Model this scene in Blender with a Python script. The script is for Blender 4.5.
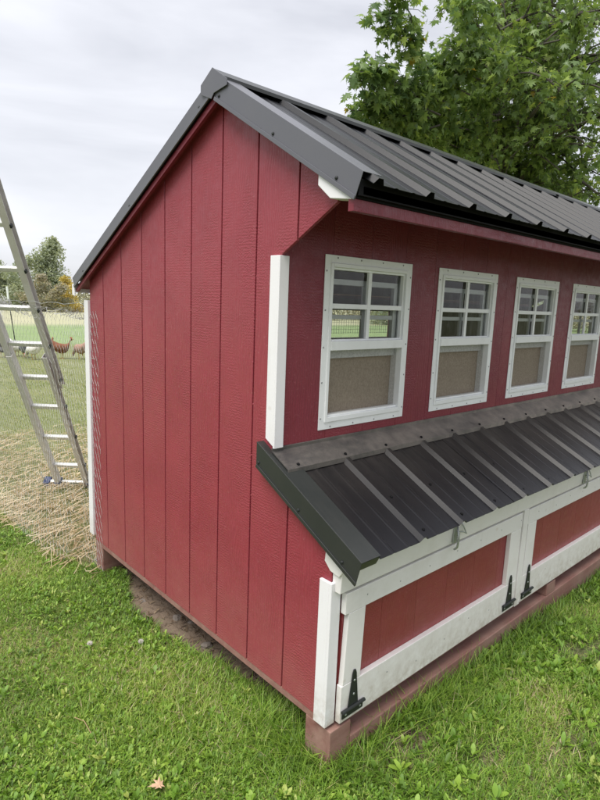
import bpy, bmesh, math, random
import numpy as np
from mathutils import Vector, Matrix
R = math.radians
for o in list(bpy.data.objects): bpy.data.objects.remove(o)
scene = bpy.context.scene
C = scene.collection
rng = random.Random(7)
nr = np.random.default_rng(11)

# ------------------------------------------------------------------ camera
cam_data = bpy.data.cameras.new('camera'); cam = bpy.data.objects.new('camera', cam_data); C.objects.link(cam)
CP = Vector((-1.1939, -1.1196, 1.3499))
FW = Vector((0.66786899, 0.7243703, -0.17099321)); RT = Vector((0.73915513, -0.67244087, 0.03837923)); UP = Vector((0.08718204, 0.1520228, 0.98452443))
yaw, pit, rol = R(47.324), R(-9.8456), R(2.2324)
FW = Vector((math.cos(yaw)*math.cos(pit), math.sin(yaw)*math.cos(pit), math.sin(pit)))
r0 = Vector((math.sin(yaw), -math.cos(yaw), 0)); u0 = r0.cross(FW)
RT = r0*math.cos(rol)+u0*math.sin(rol); UP = -r0*math.sin(rol)+u0*math.cos(rol)
M = Matrix((RT, UP, -FW)).transposed().to_4x4(); M.translation = CP
cam.matrix_world = M
cam_data.sensor_fit = 'HORIZONTAL'; cam_data.sensor_width = 36; cam_data.lens = 566.444/600*36
cam_data.clip_start = .05; cam_data.clip_end = 3000
scene.camera = cam
scene.render.resolution_x = 768; scene.render.resolution_y = 1024

# ------------------------------------------------------------------ world, sun, exposure
SUN_EL, SUN_AZ = R(62), R(191)       # azimuth of the sun, counter-clockwise from +x
w = bpy.data.worlds.new('World'); scene.world = w; w.use_nodes = True
nt = w.node_tree; nt.nodes.clear()
def wn(t): return nt.nodes.new(t)
out = wn('ShaderNodeOutputWorld'); bg = wn('ShaderNodeBackground'); bg2 = wn('ShaderNodeBackground')
sky = wn('ShaderNodeTexSky'); sky.sky_type = 'NISHITA'; sky.sun_disc = False
sky.sun_elevation = SUN_EL; sky.sun_rotation = R(90)-SUN_AZ
nt.links.new(sky.outputs[0], bg.inputs[0]); bg.inputs[1].default_value = .08
tc = wn('ShaderNodeTexCoord'); mp = wn('ShaderNodeMapping'); mp.inputs['Scale'].default_value = (1, 1, 4.2)
mp.inputs['Rotation'].default_value = (0.05, .12, .3)
nz = wn('ShaderNodeTexNoise'); nz.inputs['Scale'].default_value = 1.7; nz.inputs['Detail'].default_value = 5; nz.inputs['Roughness'].default_value = .5
nz.inputs['Distortion'].default_value = .35
nt.links.new(tc.outputs['Generated'], mp.inputs[0]); nt.links.new(mp.outputs[0], nz.inputs[0])
cr = wn('ShaderNodeValToRGB'); cr.color_ramp.elements[0].position = .3; cr.color_ramp.elements[0].color = (.365, .372, .405, 1)
cr.color_ramp.elements[1].position = .68; cr.color_ramp.elements[1].color = (.59, .595, .625, 1)
nt.links.new(nz.outputs[0], cr.inputs[0])
sx = wn('ShaderNodeSeparateXYZ'); nt.links.new(tc.outputs['Generated'], sx.inputs[0])
mr = wn('ShaderNodeMapRange'); mr.inputs[1].default_value = 0; mr.inputs[2].default_value = 1; mr.inputs[3].default_value = .66; mr.inputs[4].default_value = .92
nt.links.new(sx.outputs[2], mr.inputs[0]); nt.links.new(cr.outputs[0], bg2.inputs[0]); nt.links.new(mr.outputs[0], bg2.inputs[1])
mx = wn('ShaderNodeMixShader'); mx.inputs[0].default_value = .93
nt.links.new(bg.outputs[0], mx.inputs[1]); nt.links.new(bg2.outputs[0], mx.inputs[2]); nt.links.new(mx.outputs[0], out.inputs[0])
sd = bpy.data.lights.new('sun', 'SUN'); sd.energy = 1.5; sd.angle = R(40); sd.color = (1, .96, .9)
sun = bpy.data.objects.new('sun', sd); C.objects.link(sun)
sv = Vector((math.cos(SUN_AZ)*math.cos(SUN_EL), math.sin(SUN_AZ)*math.cos(SUN_EL), math.sin(SUN_EL)))
sun.rotation_euler = sv.to_track_quat('Z', 'Y').to_euler(); sun.location = (0, 0, 20)
scene.view_settings.view_transform = 'Standard'; scene.view_settings.look = 'None'
scene.view_settings.exposure = 1.36; scene.view_settings.gamma = 1

# ------------------------------------------------------------------ materials
class NT:
    def __init__(s, name):
        s.m = bpy.data.materials.new(name); s.m.use_nodes = True; s.t = s.m.node_tree; s.b = s.t.nodes['Principled BSDF']
        s.tc = s.n('ShaderNodeTexCoord').outputs['Object']
    def n(s, t, **k):
        q = s.t.nodes.new(t)
        for a, b in k.items(): setattr(q, a, b)
        return q
    def l(s, a, b): s.t.links.new(a, b)
    def mapped(s, sc, rot=(0, 0, 0), src=None):
        q = s.n('ShaderNodeMapping'); q.inputs['Scale'].default_value = sc; q.inputs['Rotation'].default_value = rot
        s.l(src or s.tc, q.inputs[0]); return q.outputs[0]
    def noise(s, scale, detail=4, rough=.6, vec=None, dist=0):
        q = s.n('ShaderNodeTexNoise'); q.inputs['Scale'].default_value = scale; q.inputs['Detail'].default_value = detail
        q.inputs['Roughness'].default_value = rough; q.inputs['Distortion'].default_value = dist
        s.l(vec or s.tc, q.inputs[0]); return q.outputs[0]
    def ramp(s, v, stops):
        q = s.n('ShaderNodeValToRGB'); e = q.color_ramp.elements
        while len(e) < len(stops): e.new(.5)
        for i, (p, c) in enumerate(stops):
            e[i].position = p; e[i].color = (*c, 1) if len(c) == 3 else c
        s.l(v, q.inputs[0]); return q.outputs[0]
    def mr(s, v, a, b, c, d):
        q = s.n('ShaderNodeMapRange')
        for i, x in enumerate((a, b, c, d)): q.inputs[i+1].default_value = x
        s.l(v, q.inputs[0]); return q.outputs[0]
    def mix(s, f, a, b, mode='MIX'):
        q = s.n('ShaderNodeMix', data_type='RGBA', blend_type=mode)
        for i, x in ((0, f), (6, a), (7, b)):
            if isinstance(x, (int, float)): q.inputs[i].default_value = x
            elif isinstance(x, tuple): q.inputs[i].default_value = (*x, 1)
            else: s.l(x, q.inputs[i])
        return q.outputs[2]
    def math(s, op, a, b=0.):
        q = s.n('ShaderNodeMath', operation=op)
        for i, x in ((0, a), (1, b)):
            if isinstance(x, (int, float)): q.inputs[i].default_value = x
            else: s.l(x, q.inputs[i])
        return q.outputs[0]
    def bump(s, h, st, dist=.01, norm=None):
        q = s.n('ShaderNodeBump'); q.inputs['Strength'].default_value = st; q.inputs['Distance'].default_value = dist
        s.l(h, q.inputs['Height'])
        if norm: s.l(norm, q.inputs['Normal'])
        s.l(q.outputs[0], s.b.inputs['Normal']); return q.outputs[0]
    def rnd(s): return s.n('ShaderNodeObjectInfo').outputs['Random']
    def sep(s, v=None):
        q = s.n('ShaderNodeSeparateXYZ'); s.l(v or s.tc, q.inputs[0]); return q.outputs
    def set(s, col=None, rough=None, **k):
        if col is not None:
            if isinstance(col, tuple): s.b.inputs['Base Color'].default_value = (*col, 1)
            else: s.l(col, s.b.inputs['Base Color'])
        if rough is not None:
            if isinstance(rough, (int, float)): s.b.inputs['Roughness'].default_value = rough
            else: s.l(rough, s.b.inputs['Roughness'])
        for a, b in k.items(): s.b.inputs[a.replace('_', ' ')].default_value = b
        return s.m

def siding(name, axis, base=(.262, .032, .049), mute=1.):
    s = NT(name); X = s.sep(); along = X[2]; ac = X[1] if axis == 'y' else X[0]
    cb = s.n('ShaderNodeCombineXYZ'); rr = s.rnd()
    s.l(s.math('ADD', ac, s.math('MULTIPLY', rr, 7.3)), cb.inputs[0]); s.l(s.math('ADD', along, s.math('MULTIPLY', rr, 3.1)), cb.inputs[1]); v = cb.outputs[0]
    wv = s.n('ShaderNodeTexWave', wave_type='BANDS', bands_direction='Y', wave_profile='SIN')
    wv.inputs['Scale'].default_value = 30; wv.inputs['Distortion'].default_value = 8; wv.inputs['Detail'].default_value = 3; wv.inputs['Detail Scale'].default_value = 1.6
    s.l(s.mapped((2.4, 1., 1), src=v), wv.inputs[0])
    wv2 = s.n('ShaderNodeTexWave', wave_type='BANDS', bands_direction='X')
    wv2.inputs['Scale'].default_value = 14; wv2.inputs['Distortion'].default_value = 14; wv2.inputs['Detail'].default_value = 3; wv2.inputs['Detail Scale'].default_value = .8
    s.l(s.mapped((2, .55, 1), src=v), wv2.inputs[0])
    msk = s.mr(s.noise(3.2, 2, .5, s.mapped((2.6, .8, 1), src=v)), .42, .6, 0, 1)
    h = s.mix(msk, wv.outputs[0], wv2.outputs[0])
    fine = s.noise(150, 5, .7, s.mapped((1., .8, 1), src=v))
    hh = s.mix(.58, h, fine)
    brk = s.mr(s.noise(9, 3, .6, v), .3, .65, .15, 1)
    hh = s.mix(brk, (.5, .5, .5), hh)
    s.bump(hh, .6*mute, .003)
    c = s.mix(s.mr(s.noise(5, 5, .65, v), .3, .7, 0, 1), tuple(a*.88 for a in base), tuple(a*1.1 for a in base))
    c = s.mix(s.mr(h, .25, 1, 0, .28), c, tuple(min(1, a*1.35+.012) for a in base))
    c = s.mix(s.mr(s.noise(75, 5, .8, v), .57, .72, 0, .45), c, (.46, .20, .21)); c = s.mix(s.mr(s.noise(1.6, 4, .6, v), .35, .7, 0, .25), c, (.34, .075, .085))     # dust flecks
    low = s.mr(along, -.05, .45, .6, 0)
    c = s.mix(s.math('MULTIPLY', low, s.mr(s.noise(7, 5, .7), .3, .7, .3, 1)), c, (.36, .13, .12))
    return s.set(c, s.mr(s.noise(30, 4, .6, v), .3, .7, .34, .56), IOR=1.5)
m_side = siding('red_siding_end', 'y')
m_sidex = siding('red_siding_front_shaded', 'x', (.17, .014, .030), .9)  # same red paint as the end wall, eave shade darkened into its base
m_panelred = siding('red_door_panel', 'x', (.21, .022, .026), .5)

def whitepaint(name, dirt=.25, base=(.78, .79, .78)):
    s = NT(name); n1 = s.noise(6, 6, .7); g = s.noise(40, 5, .6, s.mapped((1, 1, .12)))
    c = s.mix(s.mr(n1, .5, .78, 0, dirt), base, (.50, .46, .39))
    c = s.mix(s.mr(g, .6, .8, 0, dirt*.7), c, (.45, .42, .36)); kn = s.n('ShaderNodeTexVoronoi'); kn.inputs['Scale'].default_value = 5.5; s.l(s.mapped((1, 1, 1.3)), kn.inputs[0]); c = s.mix(s.mr(kn.outputs[0], .03, .07, dirt*.9, 0), c, (.48, .38, .28))
    X = s.sep(); c = s.mix(s.math('MULTIPLY', s.mr(X[2], -.02, .16, .8, 0), s.mr(s.noise(25, 5, .7), .35, .65, 0, 1)), c, (.42, .36, .30))
    s.bump(s.mix(.5, g, s.noise(180, 3)), .12, .003)
    return s.set(c, .45)
m_white = whitepaint('white_trim_paint', .22, (.80, .79, .81))
m_whitewood = whitepaint('white_board_paint', .3, (.79, .77, .755))
s = NT('white_vinyl'); s.bump(s.noise(90, 2), .03, .002); m_vinyl = s.set(s.mix(s.mr(s.noise(18, 5, .7), .5, .8, 0, .35), (.84, .86, .86), (.6, .6, .57)), .35)
s = NT('bare_cut_wood'); m_cut = s.set(s.mix(s.noise(30, 3), (.55, .42, .3), (.65, .5, .4)), .8)

def metal(name, dust, col=(.022, .024, .028), grad=False, rr=.32, flat=False, ior=1.5):
    s = NT(name); X = s.sep()
    n = s.noise(9, 6, .72, s.mapped((1, .35, .35) if not flat else (.7, 1, 1))); st = s.noise(60, 4, .7, s.mapped((1, .05, .05) if not flat else (.3, .3, .3)))
    sp = s.noise(170, 3, .7)
    if grad: dust = s.math('MULTIPLY', s.mr(X[1], -.12, .2, .15, 1.6), s.mr(X[0], -.1, 1.6, dust*.45, dust*1.4))
    d = s.math('MULTIPLY', s.mr(n, .3, .75, .2, 1), dust)
    d2 = s.math('ADD', d, s.math('MULTIPLY', s.mr(st, .45, .75, 0, .35), dust))
    d3 = s.math('ADD', d2, s.math('MULTIPLY', s.mr(sp, .55, .75, 0, .3), dust))
    c = s.mix(d3, col, (.30, .26, .22))
    s.bump(s.mix(.5, n, s.noise(3, 2)), .05, .01)
    return s.set(c, s.mr(d3, 0, 1, rr, .8), IOR=ior)
m_roof = metal('charcoal_roof_metal', .015, (.009, .010, .013), rr=.36, ior=1.36); m_nroof = metal('dusty_roof_metal', .085, (.006, .006, .008), grad=True, rr=.30, ior=1.42); m_flash = metal('dusty_flashing_metal', .42, grad=True, flat=True)
m_rake = metal('charcoal_trim_metal', .06, (.105, .108, .125)); m_nrake = metal('charcoal_lid_trim_metal', .05, (.02, .024, .024))  # main trim lightened, sky reflection put into the colour; lid trim left dark
s = NT('black_drip_edge'); m_black = s.set((.005, .005, .006), .75); s.b.inputs['Specular IOR Level'].default_value = .2
s = NT('black_iron'); s.bump(s.noise(60), .2, .002); m_iron = s.set(s.mix(s.noise(40, 4), (.012, .013, .013), (.04, .045, .045)), .5, Metallic=.3)
s = NT('galvanised_steel'); m_galv = s.set(s.mix(s.noise(80, 3), (.35, .38, .38), (.55, .57, .56)), .45, Metallic=.8)
s = NT('screw_steel'); m_screw = s.set((.33, .33, .34), .45, Metallic=.5)
s = NT('aluminium_rail'); s.bump(s.noise(50, 3, .5, s.mapped((1, 1, .1))), .05, .002)
m_alu = s.set(s.mix(s.mr(s.noise(7, 6, .7), .4, .7, 0, .6), (.72, .71, .69), (.52, .48, .44)), .5, Metallic=.15)
s = NT('aluminium_rung'); m_rung = s.set(s.mix(s.noise(30, 3), (.6, .6, .58), (.75, .75, .73)), .38, Metallic=.4)
s = NT('blue_plastic'); m_blue = s.set((.015, .03, .10), .5)
s = NT('fence_wire'); m_wire = s.set((.42, .42, .41), .55, Metallic=.2)
def skidwood():
    s = NT('red_stained_timber'); g = s.noise(22, 6, .7, s.mapped((.12, 1, 1))); n = s.noise(5, 5, .7)
    c = s.mix(s.mr(g, .35, .7, 0, 1), (.20, .085, .07), (.31, .165, .135))
    c = s.mix(s.mr(n, .4, .75, 0, .65), c, (.33, .225, .18))
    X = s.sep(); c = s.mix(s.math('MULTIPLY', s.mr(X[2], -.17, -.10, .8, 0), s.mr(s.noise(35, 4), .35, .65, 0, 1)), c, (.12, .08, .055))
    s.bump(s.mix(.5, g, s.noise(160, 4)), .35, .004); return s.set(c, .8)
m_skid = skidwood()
def board(name, a, b, sc=40, rough=.85):
    s = NT(name); v = s.noise(sc, 6, .8); w_ = s.n('ShaderNodeTexVoronoi'); w_.inputs['Scale'].default_value = sc*3; s.l(s.mapped((1, 1, .6)), w_.inputs[0])
    c = s.mix(v, a, b); c = s.mix(s.mr(w_.outputs[0], 0, .6, .3, 0), c, tuple(x*.45 for x in a)); s.bump(v, .2, .003)
    return s.set(c, rough)
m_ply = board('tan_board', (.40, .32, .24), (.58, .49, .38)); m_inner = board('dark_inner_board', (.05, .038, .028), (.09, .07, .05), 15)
m_floor = board('coop_floor_board', (.14, .11, .08), (.24, .19, .13), 12)
s = NT('window_glass')
gl = s.n('ShaderNodeBsdfGlossy'); gl.inputs['Roughness'].default_value = .03; tr = s.n('ShaderNodeBsdfTransparent'); tr.inputs[0].default_value = (.86, .88, .87, 1)
fr = s.n('ShaderNodeFresnel'); fr.inputs[0].default_value = 1.5; mxs = s.n('ShaderNodeMixShader'); s.l(fr.outputs[0], mxs.inputs[0]); s.l(tr.outputs[0], mxs.inputs[1]); s.l(gl.outputs[0], mxs.inputs[2])
df = s.n('ShaderNodeBsdfDiffuse'); df.inputs[0].default_value = (.5, .48, .44, 1); mx2 = s.n('ShaderNodeMixShader'); s.l(s.mr(s.noise(25, 5, .7), .45, .8, .01, .12), mx2.inputs[0])
s.l(mxs.outputs[0], mx2.inputs[1]); s.l(df.outputs[0], mx2.inputs[2]); s.l(mx2.outputs[0], s.t.nodes['Material Output'].inputs[0]); m_glass = s.m
s = NT('insect_screen')
tr = s.n('ShaderNodeBsdfTransparent'); df = s.n('ShaderNodeBsdfDiffuse'); df.inputs[0].default_value = (.10, .09, .075, 1); mx2 = s.n('ShaderNodeMixShader')
s.l(s.mr(s.noise(140, 4, .8), .3, .7, .15, .48), mx2.inputs[0]); s.l(tr.outputs[0], mx2.inputs[1]); s.l(df.outputs[0], mx2.inputs[2]); s.l(mx2.outputs[0], s.t.nodes['Material Output'].inputs[0]); m_screen = s.m

def leafmat(name, stops, trans=.35, attr='tint', rough=.5, dead=None):
    s = NT(name); a = s.n('ShaderNodeAttribute', attribute_name=attr)
    c = s.ramp(a.outputs['Fac'], stops)
    s.b.inputs['Roughness'].default_value = rough; s.l(c, s.b.inputs['Base Color'])
    tl = s.n('ShaderNodeBsdfTranslucent'); s.l(s.mix(.5, c, s.mix(1., c, (1.5, 1.4, .5), 'MULTIPLY')), tl.inputs[0])
    mx_ = s.n('ShaderNodeMixShader'); mx_.inputs[0].default_value = trans
    s.l(s.b.outputs[0], mx_.inputs[1]); s.l(tl.outputs[0], mx_.inputs[2]); s.l(mx_.outputs[0], s.t.nodes['Material Output'].inputs[0])
    return s.m
m_grass = leafmat('lawn_grass', [(0, (.085, .155, .018)), (.35, (.155, .295, .030)), (.7, (.31, .46, .066)), (.86, (.42, .48, .13)), (.93, (.50, .42, .24)), (1, (.5, .42, .27))], .3)
m_pengrass = leafmat('pen_grass', [(0, (.16, .22, .06)), (.5, (.27, .32, .10)), (1, (.46, .40, .23))], .25)
m_straw = leafmat('straw', [(0, (.36, .25, .13)), (.4, (.55, .42, .26)), (1, (.80, .68, .48))], .15, rough=.55)
m_litter = leafmat('dead_litter', [(0, (.09, .06, .04)), (.6, (.24, .17, .11)), (1, (.46, .36, .25))], .1)
m_maple = leafmat('maple_leaf', [(0, (.11, .18, .06)), (.45, (.175, .27, .08)), (.8, (.28, .39, .10)), (.97, (.38, .47, .12)), (1, (.5, .36, .05))], .42, rough=.38)
s = NT('maple_leaf_single'); c = s.ramp(s.rnd(), [(0, (.09, .16, .06)), (.45, (.15, .24, .08)), (.8, (.23, .34, .10)), (1, (.32, .42, .12))]); s.set(c, .4)
tl = s.n('ShaderNodeBsdfTranslucent'); s.l(c, tl.inputs[0]); q = s.n('ShaderNodeMixShader'); q.inputs[0].default_value = .42; s.l(s.b.outputs[0], q.inputs[1]); s.l(tl.outputs[0], q.inputs[2]); s.l(q.outputs[0], s.t.nodes['Material Output'].inputs[0]); m_maple1 = s.m
m_fartree = leafmat('far_tree_leaves_hazed', [(0, (.26, .31, .24)), (.5, (.36, .41, .30)), (1, (.47, .50, .36))], .4)  # leaves paled: distance haze put into their colour
m_fargrey = leafmat('far_brush_leaves_hazed', [(0, (.24, .24, .19)), (.5, (.32, .32, .24)), (.8, (.42, .38, .29)), (1, (.46, .39, .31))], .4)  # brush colours paled for haze as well
m_yellow = leafmat('yellow_bush_leaves', [(0, (.42, .36, .12)), (.5, (.62, .50, .14)), (1, (.72, .60, .22))], .3)
s = NT('bark'); s.bump(s.noise(12, 6, .7, s.mapped((3, 3, .6))), .7, .02); m_bark = s.set(s.mix(s.noise(14, 6, .7), (.045, .04, .034), (.13, .115, .095)), .9)
s = NT('far_bark'); m_fbark = s.set((.17, .15, .13), .9)

# ground
def ground_mat():
    s = NT('ground'); X = s.sep()
    n = s.noise(1.1, 6, .65); nf = s.noise(45, 6, .75); n3 = s.noise(7, 5, .7)
    lawn = s.mix(nf, (.045, .06, .018), (.13, .15, .05)); lawn = s.mix(s.mr(n3, .5, .7, 0, .8), lawn, (.24, .20, .12)); lawn = s.mix(s.mr(X[1], 3.2, 5.5, 0, 1), lawn, s.mix(nf, (.10, .17, .04), (.20, .28, .08)))
    pen = s.mix(nf, (.10, .12, .04), (.24, .26, .10)); pen = s.mix(s.mr(n, .45, .65, 0, .5), pen, (.28, .27, .13))
    dist = X[1]
    wob = s.math('ADD', dist, s.math('MULTIPLY', s.mr(s.noise(.22, 3), 0, 1, -1, 1), 1.6))
    bright = s.mix(s.noise(1.2, 6, .8), (.13, .21, .07), (.30, .37, .17))
    tan = s.mix(s.noise(.25, 6, .7, s.mapped((.3, 1, 1))), (.34, .36, .20), (.46, .42, .29))
    c = s.mix(s.mr(X[0], -.25, -.12, 0, 1), lawn, pen)
    inpen = s.mr(dist, 1.7, 1.9, 0, 1); c = s.mix(inpen, lawn, c)
    c = s.mix(s.mr(wob, 15.5, 16.6, 0, 1), c, bright)
    c = s.mix(s.mr(wob, 25, 27.5, 0, 1), c, tan)
    # bare earth under and beside the coop
    dx = s.mr(X[0], -.22, .03, 0, 1); dy = s.mr(X[1], 1.72, 1.85, 1, 0); dy0 = s.mr(X[1], -.3, -.05, 0, 1)
    bare = s.math('MULTIPLY', s.math('MULTIPLY', dx, dy), dy0)
    bare = s.mr(s.math('ADD', bare, s.mr(n3, .3, .7, -.35, .25)), .45, .7, 0, 1)
    soil = s.mix(nf, (.09, .066, .045), (.27, .20, .145))
    c = s.mix(bare, c, soil)
    s.bump(s.mix(.5, nf, n3), .6, .02)
    return s.set(c, .95)
m_ground = ground_mat()

# ------------------------------------------------------------------ helpers
def tag(o, label=None, cat=None, group=None, kind=None):
    if label: o['label'] = label
    if cat: o['category'] = cat
    if group: o['group'] = group
    if kind: o['kind'] = kind
    return o
def empty(name, loc, label, cat, group=None, rz=0):
    o = bpy.data.objects.new(name, None); C.objects.link(o); o.location = loc; o.rotation_euler = (0, 0, rz); o.empty_display_size = .1
    return tag(o, label, cat, group)
def mesh_obj(name, verts, faces, mat, parent=None, smooth=False, bevel=0, world=True):
    me = bpy.data.meshes.new(name); me.from_pydata([tuple(v) for v in verts], [], faces); me.update()
    me.materials.append(mat)
    if smooth: me.polygons.foreach_set('use_smooth', [True]*len(me.polygons))
    o = bpy.data.objects.new(name, me); C.objects.link(o)
    if parent:
        o.parent = parent
        if world and parent.parent is None and parent.type == 'EMPTY': o.location = -Vector(parent.location)
    if bevel:
        b = o.modifiers.new('bevel', 'BEVEL'); b.width = bevel; b.segments = 2; b.limit_method = 'ANGLE'; b.harden_normals = False
    return o
class MB:
    def __init__(s): s.v = []; s.f = []
    def add(s, v, f):
        k = len(s.v); s.v += [Vector(a) for a in v]; s.f += [tuple(i+k for i in q) for q in f]; return s
    def box(s, x0, x1, y0, y1, z0, z1):
        return s.add([(x0,y0,z0),(x1,y0,z0),(x1,y1,z0),(x0,y1,z0),(x0,y0,z1),(x1,y0,z1),(x1,y1,z1),(x0,y1,z1)],
                     [(0,3,2,1),(4,5,6,7),(0,1,5,4),(1,2,6,5),(2,3,7,6),(3,0,4,7)])
    def prism(s, poly, axis, a, b):
        """poly in the plane normal to axis ('x': (y,z), 'y': (x,z)), extruded from a to b"""
        n = len(poly); P = (lambda p, t: (t, p[0], p[1])) if axis == 'x' else (lambda p, t: (p[0], t, p[1]))
        return s.add([P(p, a) for p in poly]+[P(p, b) for p in poly], [tuple(range(n))[::-1], tuple(range(n, 2*n))]+[(i, (i+1) % n, n+(i+1) % n, n+i) for i in range(n)])
    def tube(s, pts, r, n=6, cap=True):
        pts = [Vector(p) for p in pts]; rs = r if isinstance(r, (list, tuple)) else [r]*len(pts); k = len(s.v); d0 = None
        for i, p in enumerate(pts):
            d = (pts[min(i+1, len(pts)-1)]-pts[max(i-1, 0)]).normalized()
            a = d.orthogonal().normalized() if d0 is None else (a-d*a.dot(d)).normalized()
            d0 = d; b = d.cross(a)
            for j in range(n):
                t = 2*math.pi*j/n; s.v.append(p+(a*math.cos(t)+b*math.sin(t))*rs[i])
        for i in range(len(pts)-1):
            for j in range(n): s.f.append((k+i*n+j, k+i*n+(j+1) % n, k+(i+1)*n+(j+1) % n, k+(i+1)*n+j))
        if cap: s.f.append(tuple(k+j for j in range(n))[::-1]); s.f.append(tuple(k+(len(pts)-1)*n+j for j in range(n)))
        return s
    def disc(s, c, nrm, r, h, n=8):
        c = Vector(c); nn = Vector(nrm).normalized(); return s.tube([c, c+nn*h*.6, c+nn*h], [r, r*.9, r*.45], n)
    def build(s, name, mat, parent=None, smooth=False, bevel=0, world=True):
        o = mesh_obj(name, s.v, s.f, mat, parent, smooth, bevel, world)
        bm = bmesh.new(); bm.from_mesh(o.data); bmesh.ops.recalc_face_normals(bm, faces=bm.faces); bm.to_mesh(o.data); bm.free()
        if smooth: o.data.polygons.foreach_set('use_smooth', [True]*len(o.data.polygons))
        return o
def big_mesh(name, V, F, tint, mat, nper=3):
    me = bpy.data.meshes.new(name); V = np.asarray(V, np.float32); F = np.asarray(F, np.int32)
    me.vertices.add(len(V)); me.vertices.foreach_set('co', V.ravel())
    nf = len(F); me.loops.add(nf*nper); me.loops.foreach_set('vertex_index', F.ravel())
    me.polygons.add(nf); me.polygons.foreach_set('loop_start', np.arange(nf, dtype=np.int32)*nper)
    me.update(calc_edges=True)
    a = me.attributes.new('tint', 'FLOAT', 'POINT'); a.data.foreach_set('value', np.asarray(tint, np.float32))
    me.materials.append(mat); o = bpy.data.objects.new(name, me); C.objects.link(o); return o
def scatter(tv, tf, pos, rot, scl, tints, vt=None):
    """template (verts n*3, tris) copied at each pos with rotation matrices rot (k,3,3) and scales (k,) or (k,3)"""
    tv = np.asarray(tv, float); k = len(pos); scl = np.asarray(scl); scl = scl[:, None] if scl.ndim == 1 else scl
    V = np.einsum('kij,knj->kni', rot, tv[None]*scl[:, None, :])+pos[:, None, :]
    F = np.asarray(tf)[None]+(np.arange(k)*len(tv))[:, None, None]
    T = np.repeat(tints, len(tv))
    return V.reshape(-1, 3), F.reshape(-1, 3), T
def rotz(a):
    c, s_ = np.cos(a), np.sin(a); Z = np.zeros_like(a); O = np.ones_like(a)
    return np.stack([np.stack([c, -s_, Z], -1), np.stack([s_, c, Z], -1), np.stack([Z, Z, O], -1)], -2)
def rotx(a):
    c, s_ = np.cos(a), np.sin(a); Z = np.zeros_like(a); O = np.ones_like(a)
    return np.stack([np.stack([O, Z, Z], -1), np.stack([Z, c, -s_], -1), np.stack([Z, s_, c], -1)], -2)
def merge(parts):
    V, F, T = [], [], []; k = 0
    for v, f, t in parts: V.append(v); F.append(f+k); T.append(t); k += len(v)
    return np.concatenate(V), np.concatenate(F), np.concatenate(T)

# ------------------------------------------------------------------ ground
GZ = -.16
def gheight(x, y): return .012*math.sin(x*2.1+y*1.3)+.008*math.sin(x*5.3-y*4.1)
xs = sorted(set([-1500, -300, -80, -30, -12]+[round(-6+.25*i, 3) for i in range(57)]+[12, 20, 40, 80, 300, 1500]))
ys = sorted(set([-1500, -300, -80, -30, -12]+[round(-5+.25*i, 3) for i in range(61)]+[14, 20, 30, 45, 80, 300, 1500]))
V = [(x, y, GZ-.008+(gheight(x, y) if abs(x) < 9 and abs(y) < 11 else 0)) for y in ys for x in xs]
nx = len(xs); F = [(j*nx+i, j*nx+i+1, (j+1)*nx+i+1, (j+1)*nx+i) for j in range(len(ys)-1) for i in range(nx-1)]
o = mesh_obj('ground', V, F, m_ground, smooth=True); tag(o, kind='structure')
def gz(x, y): return GZ-.008+.012*np.sin(x*2.1+y*1.3)+.008*np.sin(x*5.3-y*4.1)

# ------------------------------------------------------------------ the coop
L = 4.86
coop = empty('chicken_coop', (0, 0, GZ), 'long dark red wooden chicken coop with black metal roofs and white trim on timber skids', 'chicken coop')
# roof lines (top of metal) in (y,z)
RIDGE = (.6065, 2.083); EB = (1.895, 1.420); EF = (-.082, 1.682)
sB = (RIDGE[1]-EB[1])/(RIDGE[0]-EB[0]); sF = (RIDGE[1]-EF[1])/(RIDGE[0]-EF[0])
def zroof(y): return RIDGE[1]+(sB if y > RIDGE[0] else sF)*(y-RIDGE[0])
NU = (.367, .883); NE = (-.142, .623); sN = (NU[1]-NE[1])/(NU[0]-NE[0])
def znest(y): return NE[1]+sN*(y-NE[0])
Y1 = .2945; W = 1.80
# siding boards of the near end wall, each clipped to the wall outline
def top_profile(y, off=.055):
    """top of end wall at y"""
    if y >= Y1-1e-6: return zroof(y)-off
    return None
grooves = [1.637-.2032*k for k in range(9)]
edges = [W]+grooves[:-1]+[grooves[-1]]
edges = [e for e in edges if e > .03]+[0.0]
for i in range(len(edges)-1):
    b, a = edges[i], edges[i+1]; g = .0035
    a2 = a+(g if i < len(edges)-2 else 0); b2 = b-(g if i > 0 else 0)
    mb = MB()
    def top(y): return zroof(y)-.055
    if a2 >= Y1:
        pts = [(a2, 0.012), (b2, 0.012), (b2, top(b2))]
        if a2 < RIDGE[0] < b2: pts.append((RIDGE[0], top(RIDGE[0])))
        pts.append((a2, top(a2)))
        mb.prism(pts, 'x', 0, .012)
    elif b2 > Y1 > a2:      # board that steps round the upper front corner
        mb.prism([(a2, .012), (b2, .012), (b2, top(b2)), (a2, top(a2)), (a2, 1.49-(Y1-a2)*-.58), (Y1, 1.49), (Y1, .80), (a2, znest(a2)-.025)], 'x', 0, .012)
    else:
        mb.prism([(a2, .012), (b2, .012), (b2, znest(b2)-.025), (max(a2, .0), znest(max(a2, 0))-.025)], 'x', 0, .012)
        # triangular wing under the front eave
        if b2 > .05:
            lo = lambda y: 1.49+(Y1-y)*.58
            aa = max(a2, .05)
            MB().prism([(aa, lo(aa)), (b2, lo(b2)), (b2, top(b2)), (aa, top(aa))], 'x', 0, .012).build('siding_board', m_side, coop, bevel=.0015)
    mb.build('siding_board', m_side, coop, bevel=.0015)
mb = MB()
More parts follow.
